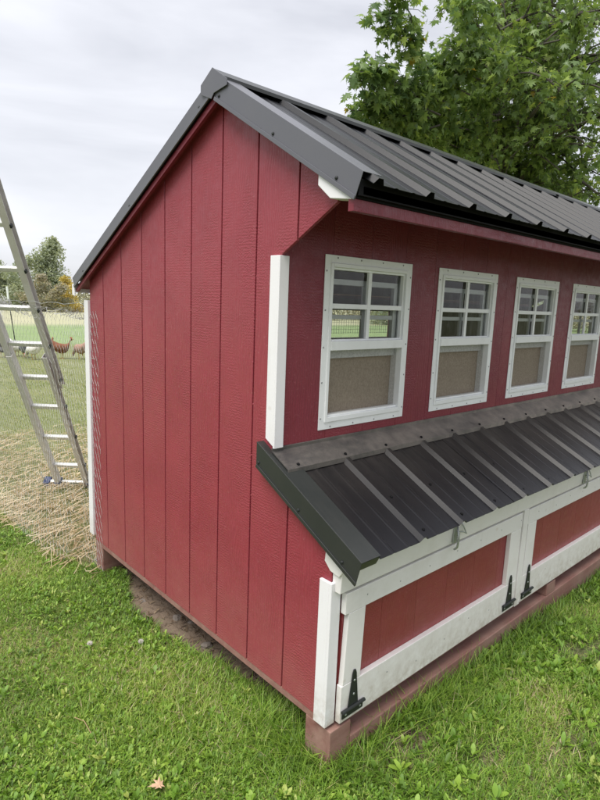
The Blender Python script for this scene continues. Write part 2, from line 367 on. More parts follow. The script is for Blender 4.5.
for y_ in (.06, .42, .83, 1.24, 1.65, 1.76):
    for k in range(11):
        z_ = .05+k*.155+rng.uniform(-.02, .02)
        if z_ < (zroof(y_)-.12 if y_ > Y1 else znest(y_)-.12): mb.disc((0, y_+rng.uniform(-.008, .008), z_), (-1, 0, 0), .0036, .0008, 6)
tag(mb.build('nails', m_side, coop), kind='stuff')
# backing, bottom strip, far end wall, back wall
mb = MB(); mb.prism([(.01, .0), (W-.01, .0), (W-.01, zroof(W)-.07), RIDGE and (RIDGE[0], RIDGE[1]-.07), (Y1+.01, zroof(Y1)-.07), (Y1+.01, .84), (.01, znest(.01)-.04)], 'x', .009, .03)
mb.build('end_wall', m_side, coop)
mb = MB(); mb.box(.001, .011, .006, W-.004, -.012, .012); mb.build('bottom_strip', m_skid, coop)
# far end wall with an opening
def wall_rects(u0, u1, z0, z1, holes):
    """rectangles covering [u0,u1]x[z0,z1] minus holes (u0,u1,z0,z1)"""
    us = sorted({u0, u1}|{min(max(h[i], u0), u1) for h in holes for i in (0, 1)}); res = []
    for a, b in zip(us[:-1], us[1:]):
        if b-a < 1e-5: continue
        m = (a+b)/2; z = z0
        for h in sorted([h for h in holes if h[0] < m < h[1]], key=lambda h: h[2]):
            if h[2] > z: res.append((a, b, z, min(h[2], z1)))
            z = max(z, h[3])
        if z < z1: res.append((a, b, z, z1))
    return res
mb = MB()
for a, b, z0, z1 in wall_rects(.02, W-.01, 0, 1.36, [(.95, 1.5, 1.0, 1.34)]):
    if a < .28: z1 = min(z1, .62)
    mb.box(L-.02, L, a, b, z0, z1)
mb.prism([(Y1+.01, 1.36), (W-.01, 1.36), (RIDGE[0], RIDGE[1]-.07), (Y1+.01, zroof(Y1)-.07)], 'x', L-.02, L)
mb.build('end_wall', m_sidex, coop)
mb = MB(); bh = [(1.62, 2.42, 1.10, 1.30)]
for a, b, z0, z1 in wall_rects(.012, L-.02, 0, zroof(W)-.06, bh): mb.box(a, b, W-.018, W-.002, z0, z1)
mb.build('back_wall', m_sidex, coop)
# inner lining so that the rooms read dark brown
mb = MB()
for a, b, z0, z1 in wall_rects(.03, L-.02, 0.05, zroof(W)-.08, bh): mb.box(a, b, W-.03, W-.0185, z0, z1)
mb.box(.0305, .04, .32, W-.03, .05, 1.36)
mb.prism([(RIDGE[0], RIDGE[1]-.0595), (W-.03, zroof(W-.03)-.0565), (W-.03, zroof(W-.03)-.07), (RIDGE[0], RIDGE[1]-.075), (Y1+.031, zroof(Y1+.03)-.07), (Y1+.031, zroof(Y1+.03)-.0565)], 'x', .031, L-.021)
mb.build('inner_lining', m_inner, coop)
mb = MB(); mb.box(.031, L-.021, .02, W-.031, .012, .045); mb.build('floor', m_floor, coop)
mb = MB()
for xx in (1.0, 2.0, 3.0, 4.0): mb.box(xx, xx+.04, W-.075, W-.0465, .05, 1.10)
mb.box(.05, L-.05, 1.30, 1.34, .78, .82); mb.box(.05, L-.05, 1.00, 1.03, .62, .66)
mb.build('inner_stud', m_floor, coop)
# wire over the back opening
mb = MB()
for k in range(32): mb.box(1.62+k*.0254, 1.621+k*.0254+.0006, W-.036, W-.034, 1.13, 1.29)
for k in range(7): mb.box(1.62, 2.42, W-.0375, W-.036, 1.135+k*.0254, 1.1366+k*.0254)
tag(mb.build('wire_mesh', m_galv, coop), kind='stuff')
for z_ in (1.07, 1.30):
    mb = MB(); mb.box(1.58, 2.46, W-.045, W-.031, z_, z_+.03); mb.build('opening_frame', m_whitewood, coop)
for y_ in (.93, 1.5):
    mb = MB(); mb.box(4.823, 4.839, y_, y_+.02, .98, 1.36); mb.build('opening_frame', m_whitewood, coop)

# skids, blocks
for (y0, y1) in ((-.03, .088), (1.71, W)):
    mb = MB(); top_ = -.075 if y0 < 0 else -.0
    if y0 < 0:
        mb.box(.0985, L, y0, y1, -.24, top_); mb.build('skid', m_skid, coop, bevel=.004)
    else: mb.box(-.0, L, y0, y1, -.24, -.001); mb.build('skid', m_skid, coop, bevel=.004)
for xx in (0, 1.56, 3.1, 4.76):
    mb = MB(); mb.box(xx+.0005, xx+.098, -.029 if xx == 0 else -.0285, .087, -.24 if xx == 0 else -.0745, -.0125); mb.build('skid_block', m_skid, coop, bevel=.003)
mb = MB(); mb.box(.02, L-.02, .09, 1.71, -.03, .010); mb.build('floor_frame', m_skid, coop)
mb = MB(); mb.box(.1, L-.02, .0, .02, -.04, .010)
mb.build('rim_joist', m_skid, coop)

# upper front wall boards with window holes
WX = [.2+.6749*i for i in range(7)]; WZ0, WZ1 = .897, 1.513; WW = .487
holes = [(x+.022, x+WW-.022, WZ0+.022, WZ1-.022) for x in WX if x+WW < L]
fe = [.0125, .037]+[.037+.2032*k for k in range(1, 24)]
fe = [e for e in fe if e < L-.06]+[L]
fe = [.0125]+fe[2:]
for a, b in zip(fe[:-1], fe[1:]):
    cols = {}
    for r in wall_rects(a+.0007 if a > .02 else a, b-.0007, .80, zroof(Y1)-.062, holes): cols.setdefault(round(r[2], 2) > 1.2, []).append(r)
    full = [r for r in cols.get(False, []) if r[3] > 1.5]
    if full:                # a side strip joins the pieces above and below: one board
        mb = MB()
        for q in cols.values():
            for r in q: mb.box(r[0], r[1], Y1, Y1+.012, r[2], r[3])
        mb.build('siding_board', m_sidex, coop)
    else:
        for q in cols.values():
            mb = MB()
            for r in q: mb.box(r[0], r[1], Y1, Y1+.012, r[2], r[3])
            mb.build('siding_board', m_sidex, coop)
mb = MB()
for r in wall_rects(.031, L-.021, .80, zroof(Y1)-.075, holes): mb.box(r[0], r[1], Y1+.010, Y1+.03, r[2], r[3])
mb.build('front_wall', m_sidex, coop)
# inner tan board behind the lower half of the windows
mb = MB(); mb.box(.05, L-.03, Y1+.0465, Y1+.056, .5, 1.152); mb.build('inner_board', m_ply, coop)

# windows
wins = [x for x in WX if x+WW < L]
def frame_mb(mb, x0, x1, z0, z1, wl, wr, wb, wt, y0, y1):
    mb.box(x0, x0+wl, y0, y1, z0, z1); mb.box(x1-wr, x1, y0, y1, z0, z1)
    mb.box(x0+wl, x1-wr, y0, y1, z0, z0+wb); mb.box(x0+wl, x1-wr, y0, y1, z1-wt, z1)
def make_window(x):
    x0, x1, z0, z1 = x, x+WW, WZ0, WZ1; yf = Y1
    mb = MB(); frame_mb(mb, x0, x1, z0, z1, .027, .027, .027, .027, yf-.004, yf-.0005)
    f = mb.build('window', m_vinyl, coop, bevel=.001)
    mb = MB(); frame_mb(mb, x0+.0265, x1-.0265, z0+.0265, z1-.0265, .013, .013, .018, .014, yf-.009, yf+.046)
    mb.box(x0+.0395, x1-.0395, yf-.012, yf+.045, 1.183, 1.216)
    mb.box(x0+.0395, x1-.0395, yf+.0, yf+.03, z0+.0445, z0+.052)
    mb.build('jamb', m_vinyl, f, bevel=.0015)
    a, b, c, d = x0+.0395, x1-.0395, 1.216, z1-.0405
    mid, hz = (a+b)/2, 1.339
    mb = MB(); frame_mb(mb, a, b, c, d, .008, .008, .006, .008, yf+.0, yf+.02)
    mb.box(mid-.009, mid+.009, yf+.001, yf+.012, c+.006, d-.008); mb.box(a+.008, mid-.009, yf+.0015, yf+.0115, hz-.009, hz+.009); mb.box(mid+.009, b-.008, yf+.0015, yf+.0115, hz-.009, hz+.009)
    mb.build('upper_sash', m_vinyl, f, bevel=.001)
    def panes(a, b, c, d, y, mid, hz):
        for (p, q) in ((a, mid), (mid, b)):
            for (r, t) in ((c, hz), (hz, d)):
                mesh_obj('pane', [(p, y, r), (q, y, r), (q, y, t), (p, y, t)], [(0, 1, 2, 3)], m_glass, f)
    panes(a+.008, b-.008, c+.006, d-.008, yf+.014, mid, hz)
    c2, d2 = 1.150, 1.435; mid2 = mid+.004; hz2 = 1.30
    mb = MB(); frame_mb(mb, a+.002, b-.002, c2, d2, .024, .024, .032, .02, yf+.028, yf+.046)
    mb.box(mid2-.009, mid2+.009, yf+.03, yf+.04, c2+.032, d2-.02); mb.box(a+.026, mid2-.009, yf+.0305, yf+.0395, hz2-.008, hz2+.008); mb.box(mid2+.009, b-.026, yf+.0305, yf+.0395, hz2-.008, hz2+.008)
    mb.build('raised_sash', m_vinyl, f, bevel=.001)
    panes(a+.026, b-.026, c2+.032, d2-.02, yf+.042, mid2, hz2)
    mb = MB(); mb.add([(a, yf+.018, z0+.045), (b, yf+.018, z0+.045), (b, yf+.018, 1.183), (a, yf+.018, 1.183)], [(0, 1, 2, 3)]); mb.build('insect_screen', m_screen, f)
    mb = MB()
    for k in range(5):
        zz = z0+.05+k*(z1-z0-.1)/4
        for xx in (x0+.009, x1-.009): mb.disc((xx+rng.uniform(-.002, .002), yf-.0041, zz+rng.uniform(-.01, .01)), (0, -1, 0), .0035, .0022, 6)
    for k in range(4):
        xx = x0+.06+k*(WW-.12)/3
        for zz in (z0+.009, z1-.009): mb.disc((xx, yf-.0041, zz), (0, -1, 0), .0035, .0022, 6)
    tag(mb.build('screws', m_screw, f), kind='stuff')
for x in wins: make_window(x)

# corner trims
mb = MB(); pts = [(Y1-.004, .868), (Y1+.036, .890), (Y1+.036, 1.492), (Y1-.004, 1.492)]
mb.prism(pts, 'x', -.010, -.0005); mb.box(-.010, .030, Y1-.012, Y1-.0035, .862, 1.492); mb.build('corner_trim', m_white, coop, bevel=.0015)
mb = MB(); mb.box(-.012, -.0005, -.002, .040, .0, .50); mb.box(-.012, .032, -.014, -.0015, .0, .5); mb.build('corner_trim', m_white, coop, bevel=.002)
mb = MB(); mb.box(-.012, .03, W+.0005, W+.052, .036, 1.314); mb.build('corner_trim', m_white, coop, bevel=.0015)
# header above the doors
mb = MB(); mb.prism([(-.001, .47), (-.036, .47), (-.046, .60), (-.02, .665), (-.001, .67)], 'x', .004, L-.01); mb.build('header_board', m_whitewood, coop, bevel=.002)
mb = MB(); mb.prism([(.03, .560), (.004, .535), (-.034, .528), (-.046, .545), (-.05, .60), (.02, .66)], 'x', -.004, .0035); mb.build('header_end', m_whitewood, coop, bevel=.002)
mb = MB(); mb.box(.012, L-.01, .006, .02, .0, .66); mb.build('nest_box_front', m_panelred, coop)
for xx in (1.197, 2.4115, 3.626):
    mb = MB(); mb.box(xx, xx+.045, -.0375, .005, .002, .4695); mb.build('mullion_post', m_whitewood, coop, bevel=.002)

# drop-down nest box doors
def make_door(x0, x1):
    mb = MB(); mb.box(x0, x1, -.034, -.013, .004, .137)
    d = mb.build('nest_door', m_whitewood, coop, bevel=.002)
    mb = MB(); mb.box(x0, x1, -.034, -.013, .388, .460); mb.build('rail', m_whitewood, d, bevel=.002)
    for k, (a, b) in enumerate(((x0+.006, x0+.090), (x1-.094, x1-.001))):
        mb = MB(); t = .008 if (k == 0 and x0 < .1) else 0
        mb.prism([(a, .1375), (b, .1375), (b+t, .3875), (a+t*1.4, .3875)], 'y', -.0335, -.0135); mb.build('stile', m_whitewood, d, bevel=.002)
    n = 0; xx = x0+.01
    while xx < x1-.012:
        x2 = min(xx+.1985, x1-.01); mb = MB(); mb.box(xx, x2-.0012, -.0128, -.003, .02, .45); mb.build('panel_board', m_panelred, d); xx = x2
    mb = MB(); mb.box(x0+.004, x1-.004, -.0029, .0, .01, .455); mb.build('door_back', m_panelred, d)
    mb = MB()
    for k in range(7):
        nx_ = x0+.06+k*(x1-x0-.12)/6+rng.uniform(-.02, .02); mb.disc((nx_, -.034, .07+rng.uniform(-.03, .03)), (0, -1, 0), .0032, .0006, 6); mb.disc((nx_+.04, -.034, .425+rng.uniform(-.012, .012)), (0, -1, 0), .0032, .0006, 6)
    tag(mb.build('nails', m_screw, d), kind='stuff')
    # T-hinges: cross bar at the bottom, tapering strap pointing up
    for cx in (x0+.058, x1-.058):
        mb = MB(); yb = -.0345
        mb.prism([(cx-.024, .05), (cx+.024, .05), (cx+.009, .165), (cx+.004, .178), (cx-.004, .178), (cx-.009, .165)], 'y', yb-.004, yb)
        mb.prism([(cx-.050, .018), (cx+.050, .018), (cx+.050, .042), (cx-.050, .042)], 'y', yb-.0035, yb-.0002)
        h = mb.build('hinge', m_iron, d, bevel=.001)
        MB().tube([(cx-.054, yb-.006, .046), (cx+.054, yb-.006, .046)], .006, 8).build('hinge_pin', m_iron, d)
        mb = MB()
        for px, pz in ((cx-.035, .03), (cx+.035, .03), (cx, .09), (cx, .14)): mb.disc((px, yb-.004, pz), (0, -1, 0), .0045, .002)
        tag(mb.build('screws', m_galv, d), kind='stuff')
doors = [(.036+1.2145*i, 1.192+1.2145*i) for i in range(4)]
for a, b in doors: make_door(a, b)
# spring latches
def latch(x):
    mb = MB(); y = -.044
    mb.box(x-.012, x+.012, y-.003, y+.004, .475, .55)
    o1 = mb.build('latch', m_galv, coop, bevel=.0015)
    MB().tube([(x-.004, y-.008, .548), (x-.006, y-.02, .50), (x-.006, y-.016, .465), (x-.004, y-.008, .455), (x-.002, y-.002, .45)], .004, 6).build('hasp', m_galv, o1, smooth=True)
    MB().tube([(x+.004, y-.004, .52), (x+.035, y-.012, .515), (x+.062, y-.01, .50), (x+.05, y-.006, .525), (x+.03, y+.0, .56)], .0028, 6).build('clip', m_galv, o1, smooth=True)
    mb = MB()
    for k in range(6): mb.tube([(x+.006*math.cos(t*math.pi/4), y-.012+.006*math.sin(t*math.pi/4), .485+k*.007+t*.0008) for t in range(8)], .0014, 4)
    mb.build('spring', m_galv, o1)
for i, xx in enumerate((.62, 1.83, 3.05, 4.26)): latch(xx)

# ---- roofs. profile heights across x of ribbed sheet
def rib_profile(x0, x1, first, sp=.2286, major=.0155):
    """x,h pairs"""
    pts = []; k = math.floor((x0-first)/sp)-1; x = first+k*sp
    while x < x1+sp:
        pts += [(x-.020, 0), (x-.009, major), (x+.009, major), (x+.020, 0)]
        for m in (.33, .66):
            c = x+sp*m; pts += [(c-.009, 0), (c-.004, .0016), (c+.004, .0016), (c+.009, 0)]
        x += sp
    pts = [p for p in pts if x0 < p[0] < x1]
    return [(x0, pts[0][1])]+pts+[(x1, pts[-1][1])]
def roof_sheet(x0, x1, first, P, Q, mat, name='roof_panel', lift=0):
    """P upper (y,z), Q lower (y,z): mesh strip with thickness"""
    prof = rib_profile(x0, x1, first); d = Vector((0, Q[0]-P[0], Q[1]-P[1])).normalized(); n = Vector((1, 0, 0)).cross(d)
    if n.z < 0: n = -n
    mb = MB(); N = len(prof); vs = []
    rows = 6
    for r_ in range(rows+1):
        t = r_/rows; b = Vector((0, P[0]+(Q[0]-P[0])*t, P[1]+(Q[1]-P[1])*t))
        for (x, h) in prof: vs.append(Vector((x, 0, 0))+b+n*(h+lift))
    fs = [(r_*N+i, r_*N+i+1, (r_+1)*N+i+1, (r_+1)*N+i) for r_ in range(rows) for i in range(N-1)]
    mb.add(vs, fs); o = mb.build(name, mat, coop)
    so = o.modifiers.new('thickness', 'SOLIDIFY'); so.thickness = .0012; so.offset = 0
    return o
def off(P, d): return (P[0], P[1]-d)
base_drop = .012
nxp = math.ceil(L/.9144)
for i in range(nxp):
    a, b = -.03+i*.9144, min(-.03+(i+1)*.9144, L+.03); z_ = .0015*(i % 2)
    if i: a += -.02
    roof_sheet(a, b, -.006, (RIDGE[0]-.01, zroof(RIDGE[0]-.01)-base_drop), (EF[0]-.02, zroof(EF[0]-.02)-base_drop), m_roof, lift=z_)
    roof_sheet(a, b, -.006, (RIDGE[0]+.01, zroof(RIDGE[0]+.01)-base_drop), (EB[0]+.02, zroof(EB[0]+.02)-base_drop), m_roof, lift=z_)
    roof_sheet(.054 if i == 0 else a, b, .270, (Y1-.01, znest(Y1-.01)-.011), (NE[0], NE[1]-.011), m_nroof, lift=z_)
# roof deck / soffit boards under the main roof, red
mb = MB()
mb.prism([(RIDGE[0], RIDGE[1]-.035), (EF[0]+.012, zroof(EF[0]+.012)-.035), (EF[0]+.012, zroof(EF[0]+.012)-.055), (RIDGE[0], RIDGE[1]-.058), (EB[0]-.012, zroof(EB[0]-.012)-.055), (EB[0]-.012, zroof(EB[0]-.012)-.035)], 'x', -.028, L+.028)
mb.build('roof_deck', m_sidex, coop)
# sub-fascia along the rakes (dark red)
mb = MB(); mb.prism([(RIDGE[0]+.0, RIDGE[1]-.0585), (RIDGE[0], RIDGE[1]-.080), (EB[0]-.03, zroof(EB[0]-.03)-.079), (EB[0]-.014, zroof(EB[0]-.014)-.0585)], 'x', -.040, -.0285)
mb.build('barge_board', m_sidex, coop)
# eave fascia + black drip edge
mb = MB(); mb.box(-.044, L+.044, EF[0]+.030, EF[0]+.050, 1.592, 1.624); mb.build('fascia_board', m_sidex, coop, bevel=.001)
mb = MB(); mb.box(-.0445, L+.0445, EF[0]+.012, EF[0]+.0155, 1.630, 1.672); mb.box(-.0445, L+.0445, EF[0]+.026, EF[0]+.0515, 1.6245, 1.65); mb.build('drip_edge', m_black, coop)
mb = MB(); mb.box(-.044, L+.044, EB[0]-.01, EB[0]+.006, 1.352, 1.40); mb.build('fascia_board', m_whitewood, coop)
# corner blocks at the eaves
mb = MB(); mb.prism([(-.045, 1.622), (.035, 1.632), (.085, 1.672), (.085, 1.725), (-.045, 1.650)], 'x', -.047, -.0015); mb.build('eave_block', m_white, coop, bevel=.002)
mb = MB(); mb.prism([(EB[0]+.012, 1.34), (EB[0]-.02, 1.335), (EB[0]-.02, 1.40), (EB[0]+.012, 1.395)], 'x', -.049, -.0445); mb.build('eave_block', m_white, coop)
# rake trims of the main roof: vertical leg + top leg + hem
def rake(P, Q, drop, xo, topw, mat, sgn=1, name='rake_trim', lipmat=None, cut=0.0, lift=0.0):
    d = Vector((Q[0]-P[0], Q[1]-P[1])).normalized(); n = Vector((-d.y, d.x)); n = n if n.y > 0 else -n
    P = Vector(P)+n*lift; Q = Vector(Q)+n*lift
    mb = MB(); lo = lambda p, c=0: (p.x-n.x*drop+c*d.x, p.y-n.y*drop+c*d.y)
    P0 = (P.x, P.y-drop/n.y) if (abs(P.x-RIDGE[0]) < .01 or P.y < 1) else lo(P)
    x_in = xo+sgn*.002
    mb.prism([tuple(P), tuple(Q), lo(Q, cut), P0], 'x', xo, x_in)
    mb.prism([tuple(P), tuple(Q), (Q.x-n.x*.002, Q.y-n.y*.002), (P.x-n.x*.002, P.y-n.y*.002)], 'x', x_in, xo+sgn*topw)
    # hem
    h0, h1 = lo(P) if P0 is None else P0, lo(Q, cut)
    hh = lambda p, t: (p[0]+n.x*t, p[1]+n.y*t)
    mb.prism([h0, h1, hh(h1, .012), hh(h0, .012)], 'x', xo-sgn*.004, xo-sgn*.0003)
    o = mb.build(name, mat, coop, bevel=.0008)
    sc = MB(); Ln = (Q-P).length; k = 0
    for t in (.08, .5, .9):
        p = P.lerp(Q, t); c = (p.x-n.x*drop*.72, p.y-n.y*drop*.72); sc.disc((xo-sgn*.0005, *c), (-sgn, 0, 0), .0055, .004)
    tag(sc.build('screws', m_iron, o), kind='stuff')
    return o
rake(RIDGE, EF, .073, -.05, .075, m_rake, lift=.006, cut=.012)
rake(RIDGE, EB, .055, -.05, .075, m_rake, lift=.006)
rake(RIDGE, EF, .073, L+.05, .075, m_rake, -1, lift=.006); rake(RIDGE, EB, .055, L+.05, .075, m_rake, -1, lift=.006)
rake((.352, znest(.352)), NE, .078, -.03, .085, m_nrake, lift=.001, cut=.018); rake(NU, NE, .078, L+.03, .085, m_nrake, -1, lift=.001)
mb = MB(); mb.prism([(NE[0]+.001, NE[1]-.002), (NE[0]+.004, NE[1]-.002), (NE[0]+.018, NE[1]-.03), (NE[0]+.015, NE[1]-.03)], 'x', -.0275, .0538); mb.build('trim_end', m_nrake, coop)
# ridge cap
mb = MB(); hgt = .016
for (a, b) in ((-.052, 2.5), (2.46, L+.052)):
    t = .0012 if a > 0 else 0
    yL, yR = RIDGE[0]-.045, RIDGE[0]+.045
    mb.prism([(yL, zroof(yL)+hgt+t), (RIDGE[0], RIDGE[1]+hgt+.004+t), (yR, zroof(yR)+hgt+t), (yR, zroof(yR)+hgt-.012+t), (yR-.004, zroof(yR)+hgt-.002+t), (RIDGE[0], RIDGE[1]+hgt+.002+t), (yL+.004, zroof(yL)+hgt-.002+t), (yL, zroof(yL)+hgt-.012+t)], 'x', a, b)
    mb.build('ridge_cap', m_nrake, coop); mb = MB()
# apex flap at the gable end of the ridge cap
mb = MB(); mb.prism([(RIDGE[0]-.085, zroof(RIDGE[0]-.085)+.018), (RIDGE[0], RIDGE[1]+.022), (RIDGE[0]+.07, zroof(RIDGE[0]+.07)+.018), (RIDGE[0]+.07, zroof(RIDGE[0]+.07)-.012), (RIDGE[0]+.004, RIDGE[1]-.075), (RIDGE[0]-.01, RIDGE[1]-.06), (RIDGE[0]-.085, zroof(RIDGE[0]-.085)-.002)], 'x', -.0572, -.0545); mb.build('apex_flap', m_rake, coop, bevel=.001)
# flashing over the nest roof
mb = MB(); n_ = Vector((0, -sN, 1)).normalized()
fl = lambda y, h: (y, znest(y)+h)
mb.prism([fl(Y1-.002, .020), fl(Y1-.002, .006), fl(.208, .006), fl(.206, -.006), fl(.203, -.006), fl(.204, .010), fl(Y1-.006, .010), fl(Y1-.006, .020)], 'x', -.012, L+.01)
mb.build('flashing', m_flash, coop)
def screws_on(xs, ys, zf, name='screws'):
    mb = MB()
    for x in xs:
        for y in ys: mb.disc((x, y, zf(y)), (0, -.45, .89), .006, .006, 8)
    tag(mb.build(name, m_black, coop), kind='stuff')
screws_on([.270+.2286*k+.0 for k in range(-1, 20) if .270+.2286*k < L], [.217], lambda y: znest(y)+.010)
screws_on([.270+.2286*k+.04 for k in range(0, 20) if .31+.2286*k < L], [.03, -.11], lambda y: znest(y)-.011)
screws_on([-.006+.2286*k+.04 for k in range(0, 21)], [-.03, .3], lambda y: zroof(y)-base_drop)
tag(MB().build('x', m_black), None) if False else None

# ------------------------------------------------------------------ chicken wire
def hexwire(P, u0, u1, v0, v1, cell, r, jit=.0, namef='wire_mesh'):
    """P(u,v)->Vector ; returns MB of triangular-section wires in a hexagonal net"""
    V, F = [], []
    w_, h_ = cell, cell*1.25; nu = int((u1-u0)/w_); nv = int((v1-v0)/h_)
    cache = {}
    def pt(i, j, k):
        key = (i, j, k)
        if key not in cache:
            u = u0+(i+(.5 if j % 2 else 0))*w_; v = v0+(j+(0 if k == 0 else .36))*h_
            cache[key] = P(min(max(u+rng.gauss(0, jit*cell), u0), u1), min(v+rng.gauss(0, jit*cell), v1))
        return cache[key]
    def wire(a, b):
        d = (b-a)
        if d.length < 1e-5: return
        d.normalize(); s_ = d.orthogonal().normalized(); t = d.cross(s_); k = len(V)
        for p in (a, b):
            for q in (0, 2.094, 4.189): V.append(p+(s_*math.cos(q)+t*math.sin(q))*r)
        for q in range(3): F.append((k+q, k+(q+1) % 3, k+3+(q+1) % 3, k+3+q))
    for j in range(nv):
        for i in range(nu):
            wire(pt(i, j, 0), pt(i, j, 1))                    # twisted upright
            if j+1 < nv:
                if j % 2 == 0:
                    wire(pt(i, j, 1), pt(i, j+1, 0))
                    if i > 0: wire(pt(i, j, 1), pt(i-1, j+1, 0))
                else:
                    wire(pt(i, j, 1), pt(i, j+1, 0))
                    if i+1 < nu: wire(pt(i, j, 1), pt(i+1, j+1, 0))
    return V, F
fence = empty('wire_fence', (-.05, 2.6, GZ), 'sagging chicken wire fence stapled to the back corner of the coop', 'fence')
def fx(y): return -.006-.085*max(0, min(1, (y-1.84)/1.2))-.03*math.sin((y-1.84)*2.4)*min(1, (y-1.84)*2)
def FP(u, v):
    y = 1.70+u; t = v/1.48
    if y < 1.855: x = -.005
    else: x = fx(y)+.035*math.sin(y*5+t*4)*min(1, (y-1.86)*3)*(.4+t)-(.10*(1-t)**4 if y > 1.95 else 0)
    z = GZ+.005+v-(.02*math.sin(y*3.3)+.015)*t*(1 if y > 1.9 else 0)
    return Vector((x, y, z))
v_, f_ = hexwire(FP, 0, 4.6, 0, 1.48, .034, .0007, .07)
o = mesh_obj('wire_mesh', v_, f_, m_wire, fence); tag(o, kind='stuff')
# crumpled folded top edge
def FT(u, v):
    p = FP(u+.16, 1.44); return p+Vector((.03*math.sin(u*9+v*50)+v*.5, 0, .045*math.sin(v*38+u*13)*.6-v*.35))
v_, f_ = hexwire(FT, 0, 4.4, 0, .16, .035, .0012, .25)
o = mesh_obj('folded_edge', v_, f_, m_wire, fence); tag(o, kind='stuff')
MB().tube([FP(.1+.06*k, 1.475)+Vector((rng.gauss(0, .004), 0, rng.gauss(0, .006))) for k in range(74)], .0016, 4).build('top_wire', m_wire, fence)
mb = MB()
for k in range(9): mb.box(-.0165, -.0122, 1.725+rng.uniform(-.01, .06), 1.737+rng.uniform(0, .05), -.1+k*.16, -.098+k*.16)
tag(mb.build('staples', m_galv, fence), kind='stuff')

# ------------------------------------------------------------------ ladder
foot = Vector((.442, 3.288, GZ)); headp = Vector((-.225, 2.568, 1.458))
ax = (headp-foot); LA = ax.length; ax.normalize()
rw = RT.copy(); rw.z = 0; rw.normalize(); rw = (rw-ax*rw.dot(ax)).normalized(); nrm = rw.cross(ax).normalized()
ladder = empty('extension_ladder', foot, 'weathered aluminium extension ladder leaning over the wire fence left of the coop', 'ladder')
def lb(mb, s0, s1, t0, t1, n0, n1):
    c = [foot+rw*t+ax*s_+nrm*n for s_ in (s0, s1) for (t, n) in ((t0, n0), (t1, n0), (t1, n1), (t0, n1))]
    mb.add(c, [(0, 3, 2, 1), (4, 5, 6, 7), (0, 1, 5, 4), (1, 2, 6, 5), (2, 3, 7, 6), (3, 0, 4, 7)])
def rail(s0, s1, t, wd, dp, n, mat=m_alu):
    mb = MB(); sg = 1 if t > 0 else -1
    lb(mb, s0, s1, t, t+sg*.004, n-dp/2, n+dp/2); lb(mb, s0, s1, t+sg*.004, t+sg*wd, n-dp/2, n-dp/2+.004); lb(mb, s0, s1, t+sg*.004, t+sg*wd, n+dp/2-.004, n+dp/2)
    return mb.build('rail', mat, ladder)
for sg in (-1, 1):
    rail(0.03, LA*.68, sg*.098, .036, .05, .004); rail(1.0, LA*1.75, sg*.114, .042, .05, -.03)
sp = LA/7.0
ks = [(.05, 0), (.62, 0), (1.55, 0), (2.55, 0)]+[(i+.0, 1) for i in (3.45, 4.5, 5.6, 6.85, 8.0, 9.1, 10.2)]
# rung distances along the ladder solved from where each rung crosses
for sv_, fly in [(.224, 0), (.53, 0), (.833, 0)]+[(x, 1) for x in (1.074, 1.353, 1.624, 1.892, 2.17, 2.45, 2.73, 3.01)]:
    mb = MB(); hw = .114 if fly else .098; n0 = -.03 if fly else 0
    lb(mb, sv_-.015, sv_+.015, -hw, hw, n0-.015, n0+.015); mb.build('rung', m_rung, ladder, bevel=.006)
mb = MB(); lb(mb, .01, .035, -.21, .14, -.012, .012); mb.build('stabiliser_bar', m_rung, ladder, bevel=.003)
for t in (-.205, -.118, .118):
    mb = MB(); lb(mb, -.02, .045, t-.027, t+.027, -.035, .035); mb.build('rubber_foot', m_blue, ladder, bevel=.008)
for (sv_, t) in ((1.0, -.135), (.53, .137), (.224, .137), (.833, .137), (1.074, .158), (1.353, .158), (1.624, .158), (1.892, .158), (2.17, .158)):
    mb = MB(); lb(mb, sv_-.011, sv_+.011, t-.004, t+.007, -.02, .004); mb.build('lock', m_iron, ladder, bevel=.003)
mb = MB().tube([foot+rw*(-.205)+ax*.02, foot+rw*(-.235)+ax*.08, foot+rw*(-.225)+ax*.13], .004, 6); mb.build('lock_bail', m_rung, ladder, smooth=True)

